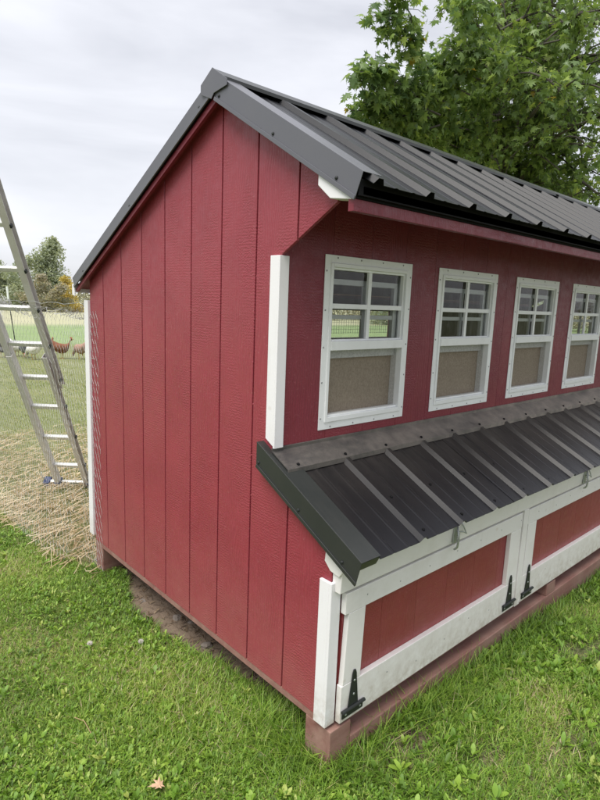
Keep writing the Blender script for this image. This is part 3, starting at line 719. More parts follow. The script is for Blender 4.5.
# ------------------------------------------------------------------ hens
def loft(rings, n=12):
    mb = MB()
    for (x, z, ry, rz) in rings:
        for j in range(n):
            t = 2*math.pi*j/n; mb.v.append(Vector((x, ry*math.cos(t), z+rz*math.sin(t))))
    for i in range(len(rings)-1):
        for j in range(n): mb.f.append((i*n+j, i*n+(j+1) % n, (i+1)*n+(j+1) % n, (i+1)*n+j))
    mb.f.append(tuple(range(n))); mb.f.append(tuple((len(rings)-1)*n+j for j in range(n))); return mb
def plumage(name, a, b):
    s = NT(name); s.bump(s.noise(40, 4), .3, .01); return s.set(s.mix(s.noise(18, 5, .7), a, b), .8)
s = NT('hen_comb'); m_comb = s.set((.5, .03, .03), .5)
s = NT('hen_leg'); m_hleg = s.set((.4, .28, .08), .6)
s = NT('hen_eye'); m_eye = s.set((.01, .01, .01), .3)
def hen(x, y, rz, label, mat, peck=False, sc=1.0):
    h = empty('hen', (x, y, GZ), label, 'hen', 'hens grazing behind the wire fence', rz); h.scale = (sc,)*3
    back = [(-.25, .40, .008, .03), (-.225, .375, .018, .065), (-.17, .30, .055, .10), (-.10, .24, .09, .12), (0, .215, .105, .115), (.08, .22, .10, .105), (.13, .25, .078, .085)]
    if peck: neck = [(.17, .22, .055, .06), (.20, .17, .040, .045), (.225, .12, .030, .034), (.245, .09, .032, .034), (.262, .06, .018, .02)]; hd = Vector((.25, 0, .085)); bk = Vector((.285, 0, .035))
    else: neck = [(.155, .31, .056, .058), (.17, .36, .040, .042), (.18, .40, .031, .032), (.20, .425, .031, .030), (.222, .425, .018, .018)]; hd = Vector((.195, 0, .43)); bk = Vector((.262, 0, .418))
    lo = loft(back+neck); o = lo.build('body', mat, h, smooth=True, world=False); sb = o.modifiers.new('s', 'SUBSURF'); sb.levels = sb.render_levels = 1
    mb = MB().tube([hd+Vector((.02, 0, 0)), bk], [.011, .002], 6); mb.build('beak', m_hleg, h, world=False)
    mb = MB(); mb.prism([(hd.x-.02, hd.z+.02), (hd.x+.025, hd.z+.015), (hd.x+.03, hd.z+.04), (hd.x+.012, hd.z+.03), (hd.x+.003, hd.z+.052), (hd.x-.01, hd.z+.033), (hd.x-.022, hd.z+.045)], 'y', -.004, .004); mb.build('comb', m_comb, h, world=False)
    mb = MB(); mb.prism([(hd.x+.012, hd.z-.015), (hd.x+.028, hd.z-.015), (hd.x+.022, hd.z-.045)], 'y', -.006, .006); mb.build('wattle', m_comb, h, world=False)
    for sg in (-1, 1):
        mb = MB().tube([(0, sg*.045, .15), (.01, sg*.045, .08), (.0, sg*.045, .012)], [.022, .009, .007], 6)
        for a in (-.5, 0, .5, 3.1): mb.tube([(0, sg*.045, .01), (.05*math.cos(a), sg*.045+.05*math.sin(a), .005)], [.006, .003], 4)
        mb.build('leg', m_hleg, h, world=False)
        mb = MB(); mb.disc((hd.x+.006, sg*.028, hd.z+.004), (0, sg, 0), .006, .004); mb.build('eye', m_eye, h, world=False)
        mb = loft([(-.16, .27, .008, .03), (-.10, .26, .02, .06), (-.02, .245, .024, .075), (.06, .24, .018, .055), (.09, .24, .006, .02)], 8)
        for v in mb.v: v.y += sg*.088
        mb.build('wing', mat, h, smooth=True, world=False)
    return h
mw = plumage('white_feathers', (.68, .66, .6), (.8, .78, .74)); mg = plumage('grey_feathers', (.14, .15, .17), (.28, .29, .31)); mbk = plumage('black_feathers', (.012, .012, .014), (.04, .04, .045)); mbr = plumage('brown_feathers', (.14, .05, .025), (.27, .11, .055)); mtan = plumage('tan_feathers', (.30, .17, .13), (.42, .27, .2))
def gpt(u, v):
    d = FW+RT*((u-300)/566.444)+UP*((400-v)/566.444); t = (GZ-CP.z)/d.z; return CP+d*t
for (u, v, rz, lab, mt, pk, sc) in [
    (34, 359.5, R(160), 'white hen pecking left beside the ladder rung', mw, True, 1.0), (25, 357.5, R(100), 'grey hen between the two white hens behind the fence', mg, True, .9), (17, 356, R(-20), 'white hen leftmost of the white ones behind the fence', mw, True, .95),
    (3, 357, R(-60), 'black hen at the left edge of the picture', mbk, False, .9), (62, 358.5, R(20), 'reddish brown hen standing between the ladder and the coop', mbr, False, 1.05), (49, 354, R(80), 'brown hen seen just behind the right ladder rail', mbr, False, .85),
    (81, 359, R(150), 'tan brown hen pecking close beside the coop corner', mtan, True, 1.05)]:
    p = gpt(u, v); hen(p.x, p.y, rz+yaw-R(90), lab, mt, pk, sc)

# ------------------------------------------------------------------ far field posts
p = gpt(15, 341)
tp = empty('fence_post', p, 'thin steel field post with a white cap beyond the hens', 'fence post')
MB().tube([p, p+Vector((-.1, .1, 1.28))], .014, 6).build('post', m_iron, tp); MB().tube([p+Vector((-.1, .1, 1.2)), p+Vector((-.12, .12, 1.62))], .028, 8).build('cap', m_vinyl, tp)

# ------------------------------------------------------------------ foliage generators
def rand_rot(n, tilt=1.2):
    a = nr.uniform(0, 2*np.pi, n); b = nr.normal(0, tilt, n); c = nr.uniform(0, 2*np.pi, n)
    return rotz(a) @ rotx(b) @ rotz(c)
QV = np.array([(-.5, -.28, 0), (.5, -.3, 0), (.42, .3, .06), (-.45, .28, -.05)]); QF = np.array([(0, 1, 2), (0, 2, 3)])
def ell_points(n, c, r, shell=.35):
    d = nr.normal(size=(n, 3)); d /= np.linalg.norm(d, axis=1)[:, None]
    t = (shell+(1-shell)*nr.random(n))**.6
    return np.array(c)+d*np.array(r)*t[:, None]
def far_plant(name, label, cat, base, w_, h_, mat, n, size, group=None, trunk=True, blobs=9, low=.0, seed=0):
    t = empty(name, base, label, cat, group)
    parts = []; B = np.array(base); lr = np.random.default_rng(seed+5)
    for k in range(blobs):
        f = (k+.5)/blobs; zz = low+(1-low)*f; ww = math.sqrt(max(.05, 1-((zz-.42)/.62)**2))
        c = B+np.array([lr.uniform(-1, 1)*w_*.5*ww*.55, lr.uniform(-1, 1)*w_*.5*ww*.55, zz*h_*.93])
        rr = np.array([w_*.5*ww*.62, w_*.5*ww*.62, h_*.16])*lr.uniform(.75, 1.2)
        m = n//blobs; pts = ell_points(m, c, rr, .1); pts[:, 2] = np.maximum(pts[:, 2], B[2]+.05)
        parts.append(scatter(QV, QF, pts, rand_rot(m, 1.3), size*lr.uniform(.6, 1.3, m), np.clip(lr.normal(.5+lr.uniform(-.18, .18), .22, m), 0, 1)))
    V_, F_, T_ = merge(parts); V_ = V_-B
    o = big_mesh('crown', V_, F_, T_, mat); o.parent = t
    if trunk:
        mb = MB().tube([(0, 0, -.1), (.05, 0, h_*.3), (0, .1, h_*.7)], [w_*.03+.03, w_*.022+.02, .02], 7)
        for k in range(6):
            a = k*1.1; z0 = h_*(.15+.1*k); mb.tube([(0.02, 0, z0), (math.cos(a)*w_*.3, math.sin(a)*w_*.3, z0+h_*.2)], [w_*.012+.012, .008], 5)
        mb.build('trunk', m_fbark, t, world=False)
    return t
def atfar(u, dist):
    d = FW+RT*((u-300)/566.444); k = math.hypot(d.x, d.y); return (CP.x+d.x/k*dist, CP.y+d.y/k*dist, GZ)
far_plant('broadleaf_tree', 'tall round grey-green tree rising above the hedgerow beside the coop roof', 'tree', atfar(55, 56), 4.4, 6.2, m_fartree, 9000, .17, seed=1, blobs=14, low=.1)
far_plant('broadleaf_tree', 'small dark tree just right of the ladder rail on the skyline', 'tree', atfar(28, 54), 3.0, 4.3, m_fartree, 3600, .16, seed=2, low=.1)
far_plant('broadleaf_tree', 'small dark tree at the left edge of the skyline', 'tree', atfar(2, 53), 3.4, 4.3, m_fartree, 3600, .16, seed=3, low=.1)
far_plant('shrub', 'yellow autumn bush beside the back eave of the coop', 'bush', atfar(73, 50), 3.0, 2.9, m_yellow, 2600, .13, seed=4, trunk=False, blobs=6)
for i, (u, d_, w_, h_, lab) in enumerate([(14, 50, 3.4, 3.1, 'grey-brown bush under the left end of the skyline'), (42, 49, 3.2, 3.0, 'pale twiggy bush in front of the tall tree on its left'), (60, 48, 2.6, 2.2, 'low brown bush left of the yellow bush')]):
    far_plant('shrub', lab, 'bush', atfar(u, d_), w_, h_, m_fargrey if i else m_fartree, 2200, .13, 'bushes in front of the far trees', seed=10+i, trunk=False, blobs=6)
# the hedgerow as one mass, carrying on to both sides
parts = []
lr = np.random.default_rng(3)
for k in range(150):
    u = -60+k*1.15; base = atfar(u*1.0, 52+lr.uniform(-1, 3)) if False else None
    ang = R(112)-k*R(.88); dd = 52+lr.uniform(-2, 4); bx, by = CP.x+math.cos(ang)*dd, CP.y+math.sin(ang)*dd
    h_ = lr.uniform(1.5, 3.0); w_ = lr.uniform(1.0, 1.9); m = 330
    pts = ell_points(m, (bx, by, GZ+h_*.42), (w_, w_, h_*.6), .05); pts = pts[pts[:, 2] > GZ]
    tt = np.clip(lr.normal(lr.uniform(.2, .8), .2, len(pts)), 0, 1)
    parts.append(scatter(QV, QF, pts, rand_rot(len(pts), 1.3), .18*lr.uniform(.6, 1.3, len(pts)), tt))
V_, F_, T_ = merge(parts); o = big_mesh('hedgerow', V_, F_, T_, m_fargrey)
tag(o, 'low brown and grey-green hedgerow along the far side of the field', 'hedgerow', kind='stuff')
# distant wood behind on the maple's side (seen through gaps and from the side)
for i, (a, d_, w_, h_) in enumerate([(38, 46, 7, 6.5), (27, 52, 8, 7), (17, 48, 7, 6)]):
    far_plant('broadleaf_tree', ['green field tree behind the coop roof', 'wide field tree hidden right of the coop', 'distant tree at the far right of the field'][i], 'tree', (CP.x+math.cos(R(a))*d_, CP.y+math.sin(R(a))*d_, GZ), w_, h_, m_fartree, 4000, .25, 'field trees behind the coop', seed=30+i)

# ------------------------------------------------------------------ maple
def leaf_shape(n=5):
    pts = [(0, -.05, 0)]
    prof = [(-.08, -.04), (-.30, -.14), (-.20, .04), (-.56, .12), (-.30, .22), (-.44, .50), (-.15, .36), (-.16, .60), (-.06, .62), (0, .90)]
    P_ = [(0, 0)]+prof; left = prof; right = [(-x, y) for x, y in prof[::-1][1:]]
    ring = left+right; c = (0, .18)
    V_ = [(c[0], c[1], .03)]+[(x, y, -.10*abs(x)-.12*max(0, y-.3)+.0) for x, y in ring]
    F_ = [(0, i+1, i+2) for i in range(len(ring)-1)]+[(0, len(ring), 1)]
    return np.array(V_), np.array(F_)
LV, LF = leaf_shape()
maple = empty('maple_tree', (7.6, 3.9, GZ), 'large leafy green maple overhanging the far end of the coop roof', 'tree')
MO = Vector(maple.location)
def wp(u, v, d): return CP+(FW+RT*((u-300)/566.444)+UP*((400-v)/566.444))*d
branches = []   # list of (points, r0, r1)
trunkpts = [Vector((7.6, 3.9, -.3)), Vector((7.55, 3.9, 1.2)), Vector((7.5, 3.85, 2.6)), Vector((7.3, 3.9, 4.2)), Vector((7.4, 4.0, 6.2)), Vector((7.3, 4.1, 7.6))]
tr_ = MB().tube(trunkpts, [.22, .17, .15, .12, .07, .03], 12)
def limb(a, b, r0, r1, sag=.15, n=7):
    a, b = Vector(a), Vector(b); L_ = (b-a).length; pts = []
    off_ = Vector((rng.gauss(0, .06), rng.gauss(0, .06), rng.gauss(.02, .05)))*L_
    for i in range(n+1):
        t = i/n; pts.append(a.lerp(b, t)+off_*math.sin(t*math.pi)+Vector((0, 0, sag*L_*math.sin(t*math.pi)))+Vector([rng.gauss(0, .012*L_) for _ in range(3)])*(0 < i < n))
    branches.append((pts, r0, r1)); return pts
leafpos = []
tw_ends = []
def twigs(pts, n, ln, droop=.1, lf=8, spread=1.):
    for k in range(n):
        t = rng.uniform(.12, 1); i = min(int(t*(len(pts)-1)), len(pts)-2); p = pts[i].lerp(pts[i+1], t*(len(pts)-1)-i); d = (pts[i+1]-pts[i]).normalized()
        e = p+(d*rng.uniform(.1, .9)+Vector([rng.gauss(0, .6)*spread for _ in range(3)])+Vector((0, 0, -droop)))*ln*rng.uniform(.5, 1.2)
        tp_ = limb(p, e, .004, .0015, .05, 4)
        for q in range(lf):
            s_ = rng.uniform(.2, 1.05); j = min(int(s_*4), 3); c = tp_[j].lerp(tp_[j+1], min(1.1, s_*4-j)); leafpos.append(c+Vector([rng.gauss(0, .045) for _ in range(3)]))
# limbs whose ends reach the places the photograph shows
main = []
targets = [ # (u,v,depth, twigs, leaves)  main limbs inside crown
 (560, 40, 6.0), (590, 120, 6.2), (530, 90, 6.6), (500, 30, 6.2), (470, 90, 6.6), (560, 170, 7.2), (500, 170, 7.4), (600, 10, 5.6), (450, 150, 7.2), (520, 130, 7.2), (600, 175, 7.6), (460, 10, 6.2), (540, -30, 6), (620, 60, 6.8), (440, 60, 6.4), (640, 130, 7), (430, 130, 6.8), (480, 60, 5.6), (575, 80, 5.4), (600, 200, 8.2), (570, 200, 8.6),(540, 190, 8.8),(510, 185, 8.8),(475, 160, 8.6),(425, 155, 7.6),(405,140,7.2),(590, 90, 7.2),(596,150,6.8),(610,195,7),(585,190,7.2),(600,60,7),(560,120,7.8)]
for (u, v, d) in targets:
    e = wp(u, v, d); a = trunkpts[2].lerp(trunkpts[4], min(1, max(0, (e.z-2.2)/4)+rng.uniform(-.08, .12)))
    m_ = limb(a, e, .045, .007, .08); main.append(m_)
    near_left = u < 480
    twigs(m_[2:], 11 if near_left else 9, .22 if near_left else .42, .1, 9, .7)
    for k in range(6):
        i = rng.randint(2, 6); s2 = limb(m_[i], m_[i]+Vector([rng.gauss(0, .4), rng.gauss(0, .4), rng.gauss(.05, .3)])*(.5 if near_left else 1), .014, .004); twigs(s2, 6, .3, .1, 9, .8)
n_main = len(leafpos); b_main = len(branches)
# sparse outer branches on the left that stand against the sky
for (u0_, v0_, d0, u1_, v1_, d1, nt_, lf) in [(470, 95, 6.0, 415, 60, 5.4, 10, 5), (415, 60, 5.4, 384, -25, 5.0, 16, 4), (398, 20, 5.2, 378, 15, 5.0, 7, 4),
     (440, 115, 5.8, 366, 66, 5.1, 22, 5), (400, 84, 5.4, 356, 80, 5.0, 16, 4), (430, 118, 5.8, 360, 102, 5.3, 26, 5), (440, 125, 6, 362, 118, 5.5, 26, 5), (450, 110, 6.0, 395, 88, 5.4, 26, 5), (470, 130, 6.6, 380, 128, 6.0, 26, 6), (490, 40, 5.8, 462, 8, 5.4, 14, 5), (500, 70, 6, 456, 50, 5.6, 20, 5), (480, 80, 6.1, 425, 72, 5.8, 22, 5), (500, 30, 6, 470, -20, 5.5, 12, 5), (415, 60, 5.4, 396, 30, 5.1, 12, 4), (480, 140, 7.2, 400, 140, 6.6, 26, 6), (500, 100, 6.6, 440, 110, 6.4, 24, 6), (470, 150, 6.8, 372, 136, 5.9, 26, 6), (470, 160, 7, 410, 150, 6.6, 26, 6), (450, 130, 6.4, 350, 110, 5.3, 20, 5), (460, 120, 6.4, 410, 112, 6, 26, 6), (500, 120, 6.8, 430, 135, 6.6, 26, 6), (480, 60, 6, 440, 95, 5.9, 26, 6)]:
    m_ = limb(wp(u0_, v0_, d0), wp(u1_, v1_, d1), .010, .003, .02); twigs(m_, int(nt_*1.7), .15, .12, lf+2)
n_sparse = len(leafpos); b_sparse = len(branches)
# crown above and beyond the frame
for k in range(66):
    a = rng.uniform(0, 2*math.pi); rr = rng.uniform(.8, 2.9); z = rng.uniform(3.3, 8.2); f = math.sqrt(max(.08, 1-((z-5.0)/3.6)**2))
    e = Vector((7.3+math.cos(a)*rr*f*1.15, 4.0+math.sin(a)*rr*f*1.15, z)); st = trunkpts[2].lerp(trunkpts[5], min(1, max(0, (z-3.6)/4.5)))
    if math.atan2(e.y-CP.y, e.x-CP.x) > R(36): continue
    m_ = limb(st, e, .05, .01, .05); twigs(m_[2:], 12, .5, .1, 7)
    for q in range(3):
        i = rng.randint(2, 6); s2 = limb(m_[i], m_[i]+Vector([rng.gauss(0, .5), rng.gauss(0, .5), rng.gauss(.05, .4)]), .014, .004); twigs(s2, 6, .4, .1, 8)
def inside(p):
    b_ = math.atan2(p.y-CP.y, p.x-CP.x); return b_ < (R(44.1))
def tubes_np(brs, name, mat, parent, nmin=4):
    mb = MB()
    for pts, r0_, r1_ in brs: mb.tube(pts, [r0_+(r1_-r0_)*i/(len(pts)-1) for i in range(len(pts))], nmin if r0_ < .01 else 7, cap=False)
    mb.v = [v-MO for v in mb.v]; return mesh_obj(name, mb.v, mb.f, mat, parent, world=False, smooth=True)
trk = tr_; trk.v = [v-MO for v in trk.v]; trk.build('trunk', m_bark, maple, smooth=True, world=False)
branches = [b for i_, b in enumerate(branches) if (b_main <= i_ < b_sparse and inside(b[0][-1])) or math.atan2(b[0][-1].y-CP.y, b[0][-1].x-CP.x) < R(37)]
tubes_np([b for b in branches if b[1] > .009], 'branches', m_bark, maple); tag(tubes_np([b for b in branches if b[1] <= .009], 'twigs', m_bark, maple, 3), kind='stuff')
LP = np.array([tuple(p) for p in leafpos]); n = len(LP)
# drop leaves that would hang through the roof or hang low over it
# the crown ends in an uneven face towards the field: prune what grew past it
cn_ = (np.array([CP.x, CP.y])[None]); dd_ = LP[:, :2]-cn_; idx = np.arange(n)
a_face = np.arctan2(dd_[:, 1], dd_[:, 0]); outer = (idx >= n_main) & (idx < n_sparse)
lim = np.where(outer, R(44.1), R(34.6)+.03*np.sin(LP[:, 2]*7)+.02*np.sin(LP[:, 2]*17+1)+.09*np.clip(3.9-LP[:, 2], 0, 1))
ok = a_face < lim
LP = LP[ok]; n = len(LP)
ok = ~((LP[:, 1] < 2.05) & (LP[:, 0] < L+.2) & (LP[:, 2] < 2.25)); LP = LP[ok]; n = len(LP)
a = nr.uniform(0, 2*np.pi, n); b = nr.normal(-.55, .55, n); cN = nr.normal(0, .5, n)
roty = lambda t: rotz(np.zeros_like(t)) * 0 + np.stack([np.stack([np.cos(t), 0*t, np.sin(t)], -1), np.stack([0*t, 0*t+1, 0*t], -1), np.stack([-np.sin(t), 0*t, np.cos(t)], -1)], -2)
RL = rotz(a) @ rotx(b) @ roty(cN); sc = nr.uniform(.055, .125, n)
tint = np.clip(nr.normal(.45, .22, n), 0, .96); tint[nr.random(n) < .004] = 1.0
# the nearest 300 in view are leaves of their own
rel = LP-np.array(CP); dep = rel @ np.array(FW); uu = 300+566.4*(rel @ np.array(RT))/dep; vv = 400-566.4*(rel @ np.array(UP))/dep
inview = (dep > 0) & (uu > 330) & (uu < 600) & (vv > 0) & (vv < 215)
order = np.argsort(np.where(inview, dep/sc, 1e9))[:300]
me = bpy.data.meshes.new('leaf'); me.from_pydata([tuple(v) for v in LV], [], [tuple(int(i) for i in f) for f in LF]); me.materials.append(m_maple1)
for i in order:
    o = bpy.data.objects.new('leaf', me); C.objects.link(o); o.parent = maple
    mm = Matrix([list(r) for r in RL[i]]).to_4x4() @ Matrix.Diagonal((sc[i], sc[i], sc[i], 1)); mm.translation = Vector(LP[i])-MO; o.matrix_local = mm
keep = np.ones(n, bool); keep[order] = False
kp = np.where(keep)[0]; pcs = []
for q_, (fold, droop_) in enumerate(((.0, .0), (.35, .25), (-.15, .5), (.6, .1))):
    lv = LV.copy(); lv[:, 2] += fold*np.abs(lv[:, 0])-droop_*np.maximum(lv[:, 1]-.1, 0)**1.6; lv[:, 0] *= (1, .85, 1.1, .7)[q_]
    ii = kp[q_::4]; pcs.append(scatter(lv, LF, LP[ii]-np.array(MO), RL[ii], sc[ii], tint[ii]))
V_, F_, T_ = merge(pcs); o = big_mesh('crown', V_, F_, T_, m_maple); o.parent = maple; tag(o, kind='stuff')
print('leaves', n, 'tris', len(F_))

# ------------------------------------------------------------------ lawn
def blades(n, pos, hgt, wid, lean, tints):
    """curved grass blades, 5 verts, 3 tris each"""
    a = nr.uniform(0, 2*np.pi, n); dx, dy = np.cos(a), np.sin(a); px, py = -dy, dx
    V_ = np.zeros((n, 5, 3)); w2 = wid/2
    def P(t, side, w_):
        bend = lean*t**1.7; z = hgt*t*(1-.22*(lean/np.maximum(hgt, 1e-4))*t*.6)
        return np.stack([pos[:, 0]+dx*bend+px*side*w_, pos[:, 1]+dy*bend+py*side*w_, pos[:, 2]+np.maximum(z, .002)], -1)
    V_[:, 0] = P(0, -1, w2); V_[:, 1] = P(0, 1, w2); V_[:, 2] = P(.55, -1, w2*.8); V_[:, 3] = P(.55, 1, w2*.8); V_[:, 4] = P(1., 0, w2)
    F_ = np.array([(0, 1, 3), (0, 3, 2), (2, 3, 4)])[None]+(np.arange(n)*5)[:, None, None]
    return V_.reshape(-1, 3), F_.reshape(-1, 3), np.repeat(tints, 5)
def clump_noise(x, y):
    return .5+.25*np.sin(x*3.1+1.7*np.sin(y*2.3))+.25*np.sin(y*4.3+1.3*np.sin(x*3.7)+.8)*np.cos(x*1.9)
def bare(x, y):
    """probability that nothing grows: under the coop and in its worn margin"""
    lim_ = .085-.10*np.exp(-((y-1.12)/.36)**4)-.05*clump_noise(x*9, y*5)*np.exp(-((y-1.0)/.5)**4)
    under = ((x > lim_) & (x < L) & (y > .30+.12*np.sin(x*31)) & (y < 1.76)) | ((x > .12) & (x < L) & (y > -.03) & (y < W))
    mar = .5*np.clip(1-np.maximum(-.0-x, 0)/.13, 0, 1)*(x < .05)*np.exp(-((y-1.02)/.55)**4)*(.35+1.1*clump_noise(x*3, y*3))
    # worn dirt patches in front of the doors
    frt = np.exp(-(((x-.30)/.18)**2+((y+.13)/.10)**2))*.95+np.exp(-(((x-.75)/.30)**2+((y+.50)/.10)**2))*.75+np.exp(-(((x-1.3)/.12)**2+((y+.24)/.09)**2))*.8+np.exp(-(((x-.45)/.14)**2+((y+.33)/.06)**2))*.8+np.exp(-(((x-1.45)/.25)**2+((y+.36)/.10)**2))*.9
    p = np.maximum(mar*.9, frt); p[under] = 1
    return p
def near_pts(n, rmin, rmax, pw=1.0):
    out_ = []
    m = n*3; r_ = rmin+(rmax-rmin)*nr.random(m)**pw; a = yaw+R(36)*(nr.random(m)*2-1)*1.06
    return np.stack([CP.x+r_*np.cos(a), CP.y+r_*np.sin(a)], -1)
def lawn_filter(p):
    x, y = p[:, 0], p[:, 1]; pen = (y > 1.84+.0) & (x > fxv(y)); k = ~pen & (nr.random(len(p)) > bare(x, y)); return p[k]
def fxv(y): return -.05-.10*np.clip((y-1.84)/1.0, 0, 1)-.03*np.sin((y-1.84)*2.4)
def patch(x, y): return np.sin(x*2.3+1.1*np.sin(y*3.1)+.5)*np.sin(y*2.7+1.4*np.sin(x*1.9))
def wall_shade(x, y): return np.exp(-np.clip(-y-.03, 0, 9)/.22)*((x > 0) & (y < 0))+np.exp(-np.clip(-x, 0, 9)/.16)*((y > 0) & (y < 1.8) & (x < .1))  # darkens blade and weed tint beside the coop: wall shade put into colour
def dryp(x, y): return np.clip(clump_noise(x*1.3+9, y*1.3+4)*1.6-.75, 0, 1)*(x < .1)+np.clip(clump_noise(x*2.3+1, y*2.9)*2-1.1, 0, 1)*(x >= .1)
parts = []
p = lawn_filter(near_pts(150000, .55, 4.6, .8)); x, y = p.T; cn = clump_noise(x, y); pos = np.stack([x, y, gz(x, y)], -1); n = len(p)
edge = np.exp(-np.abs(y+.06)/.10)*(x > 0)+np.exp(-np.abs(x+.03)/.06)*((y > -.1) & (y < .3))
h_ = nr.uniform(.012, .040, n)*(.6+.9*cn)*(1+1.9*np.clip(edge, 0, 1)*(nr.random(n) < .4))
parts.append(blades(n, pos, h_, nr.uniform(.0018, .0042, n), h_*nr.uniform(.2, 1.5, n), np.clip(nr.normal(.46+.3*(cn-.5)+dryp(x, y)*.3+.12*patch(x, y)-.28*wall_shade(x, y), .23, n), 0, 1)))
# dry fine blades lying in the thatch
p = lawn_filter(near_pts(80000, .55, 4.2, .85)); p = p[nr.random(len(p)) < .35+.65*np.clip(dryp(p[:, 0], p[:, 1]), 0, 1)]; x, y = p.T; pos = np.stack([x, y, gz(x, y)+.004], -1); n = len(p)
parts.append(blades(n, pos, nr.uniform(.002, .014, n), nr.uniform(.0012, .0025, n), nr.uniform(.02, .06, n), nr.uniform(.84, 1, n)))
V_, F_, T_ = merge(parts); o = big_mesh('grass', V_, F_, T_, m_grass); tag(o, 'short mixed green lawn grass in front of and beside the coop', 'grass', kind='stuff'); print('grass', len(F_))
# broad leaves of clover, plantain and dandelion
BV = np.array([(0, 0, 0), (-.16, .22, .05), (0, .25, .01), (.16, .22, .05), (-.26, .55, .08), (0, .56, .03), (.26, .55, .08), (-.17, .86, .05), (0, .88, .02), (.17, .86, .05), (0, 1., -.02)])
BF = np.array([(0, 2, 1), (0, 3, 2), (1, 2, 5), (1, 5, 4), (2, 3, 6), (2, 6, 5), (4, 5, 8), (4, 8, 7), (5, 6, 9), (5, 9, 8), (7, 8, 10), (8, 9, 10)])
parts = []
def broad(nc, rmin, rmax, leaves, size, filt=None, tilt=(.1, 1.0)):
    p = lawn_filter(near_pts(nc, rmin, rmax)); 
    if filt is not None: p = p[filt(p[:, 0], p[:, 1])]
    x, y = p.T; c = clump_noise(x*1.7+3, y*1.7); p = p[nr.random(len(p)) < np.clip(.02+1.1*c+.35*patch(p[:, 0]*2, p[:, 1]*2)-.7*dryp(p[:, 0], p[:, 1]), 0, 1)]; m = len(p)
    pos = np.repeat(np.stack([p[:, 0], p[:, 1], gz(p[:, 0], p[:, 1])+.010+.012*nr.random(len(p))], -1), leaves, 0)+nr.normal(0, .004, (m*leaves, 3))*[1, 1, .6]
    a = nr.uniform(0, 6.28, m*leaves); b = nr.uniform(*tilt, m*leaves); s0 = np.repeat(nr.uniform(*size, m), leaves)*nr.uniform(.6, 1.15, m*leaves)
    wd = np.repeat(nr.uniform(.5, 1.05, m), leaves); S = np.stack([s0*wd, s0, s0], -1)
    t = np.clip(np.repeat(nr.normal(.44, .22, m)+.14*patch(p[:, 0], p[:, 1])-.25*wall_shade(p[:, 0], p[:, 1]), leaves)+nr.normal(0, .1, m*leaves), 0, .84)
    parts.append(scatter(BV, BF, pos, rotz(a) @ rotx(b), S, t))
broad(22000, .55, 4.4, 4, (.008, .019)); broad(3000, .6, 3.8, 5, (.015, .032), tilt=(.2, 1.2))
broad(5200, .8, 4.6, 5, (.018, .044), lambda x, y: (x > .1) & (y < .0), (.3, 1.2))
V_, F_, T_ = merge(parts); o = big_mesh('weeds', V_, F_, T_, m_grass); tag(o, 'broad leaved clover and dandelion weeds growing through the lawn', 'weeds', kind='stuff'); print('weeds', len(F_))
# outer lawn left and pen grass
def ring_pts(n, y0, y1, x0, x1): return np.stack([nr.uniform(x0, x1, n), nr.uniform(y0, y1, n)], -1)
parts = []
p = ring_pts(60000, 1.85, 12, -1.5, 4.5); k = (p[:, 0] > fxv(p[:, 1])) & (nr.random(len(p)) < np.clip(1.3-p[:, 1]/14, .3, 1)); p = p[k]
x, y = p.T; st = (y < 4.6+.4*np.sin(x*3)) ; keepm = ~st | (nr.random(len(p)) < .6); p = p[keepm]; x, y = p.T; n = len(p)
pos = np.stack([x, y, np.where((y < 9), gz(x, y), GZ-.008)], -1); h_ = nr.uniform(.012, .03, n)*(1+y*.02)
parts.append(blades(n, pos, h_, nr.uniform(.003, .006, n)*(1+y*.08), h_*nr.uniform(.3, 1.2, n), nr.uniform(0, .9, n)))
V_, F_, T_ = merge(parts); o = big_mesh('grass', V_, F_, T_, m_pengrass); tag(o, 'worn yellowish grass inside the hen run behind the ladder', 'grass', kind='stuff')
# straw strewn along the inside of the fence
def strands(p, ln, r_, zs, tints):
    n = len(p); a = nr.uniform(0, np.pi, n); c, s_ = np.cos(a), np.sin(a); cv = nr.normal(0, .12, n)*ln; V_ = np.zeros((n, 6, 3))
    tz = nr.normal(0, .12, n)*ln
    for i, t in enumerate((-.5, 0, .5)):
        bx = p[:, 0]+c*ln*t-s_*cv*(1-4*t*t); by = p[:, 1]+s_*ln*t+c*cv*(1-4*t*t); z = zs+tz*t
        for j, sg in enumerate((-1, 1)): V_[:, i*2+j] = np.stack([bx-s_*r_*sg, by+c*r_*sg, np.maximum(z+r_*.5*sg, GZ-.015)], -1)
    F_ = np.array([(0, 1, 3), (0, 3, 2), (2, 3, 5), (2, 5, 4)])[None]+(np.arange(n)*6)[:, None, None]
    return V_.reshape(-1, 3), F_.reshape(-1, 3), np.repeat(tints, 6)
p = ring_pts(30000, 1.5, 5.4, -.5, 2.6); x, y = p.T
den = np.clip(1.25-(y-1.7)/3.1+.5*(clump_noise(x*2, y*2)-.5), 0, 1)*(x > fxv(y)-.05-.06*np.sin(y*7))*((y > 1.9) | (x < .02))*(y > 1.68)
den *= ~((x > -.01) & (y < W+.05)); den *= .45+.9*np.clip(clump_noise(x*6, y*6+2), 0, 1); p = p[nr.random(len(p)) < den]; n = len(p)
parts = [strands(p, nr.uniform(.04, .2, n), nr.uniform(.001, .0026, n), gz(p[:, 0], p[:, 1])+nr.uniform(.012, .045, n), np.clip(nr.normal(.6, .28, n)+.2*patch(p[:, 0]*4, p[:, 1]*4), 0, 1))]
V_, F_, T_ = merge(parts); o = big_mesh('straw', V_, F_, T_, m_straw); tag(o, 'dry straw strewn over the hen run beside the coop corner', 'straw', kind='stuff'); print('straw', n)
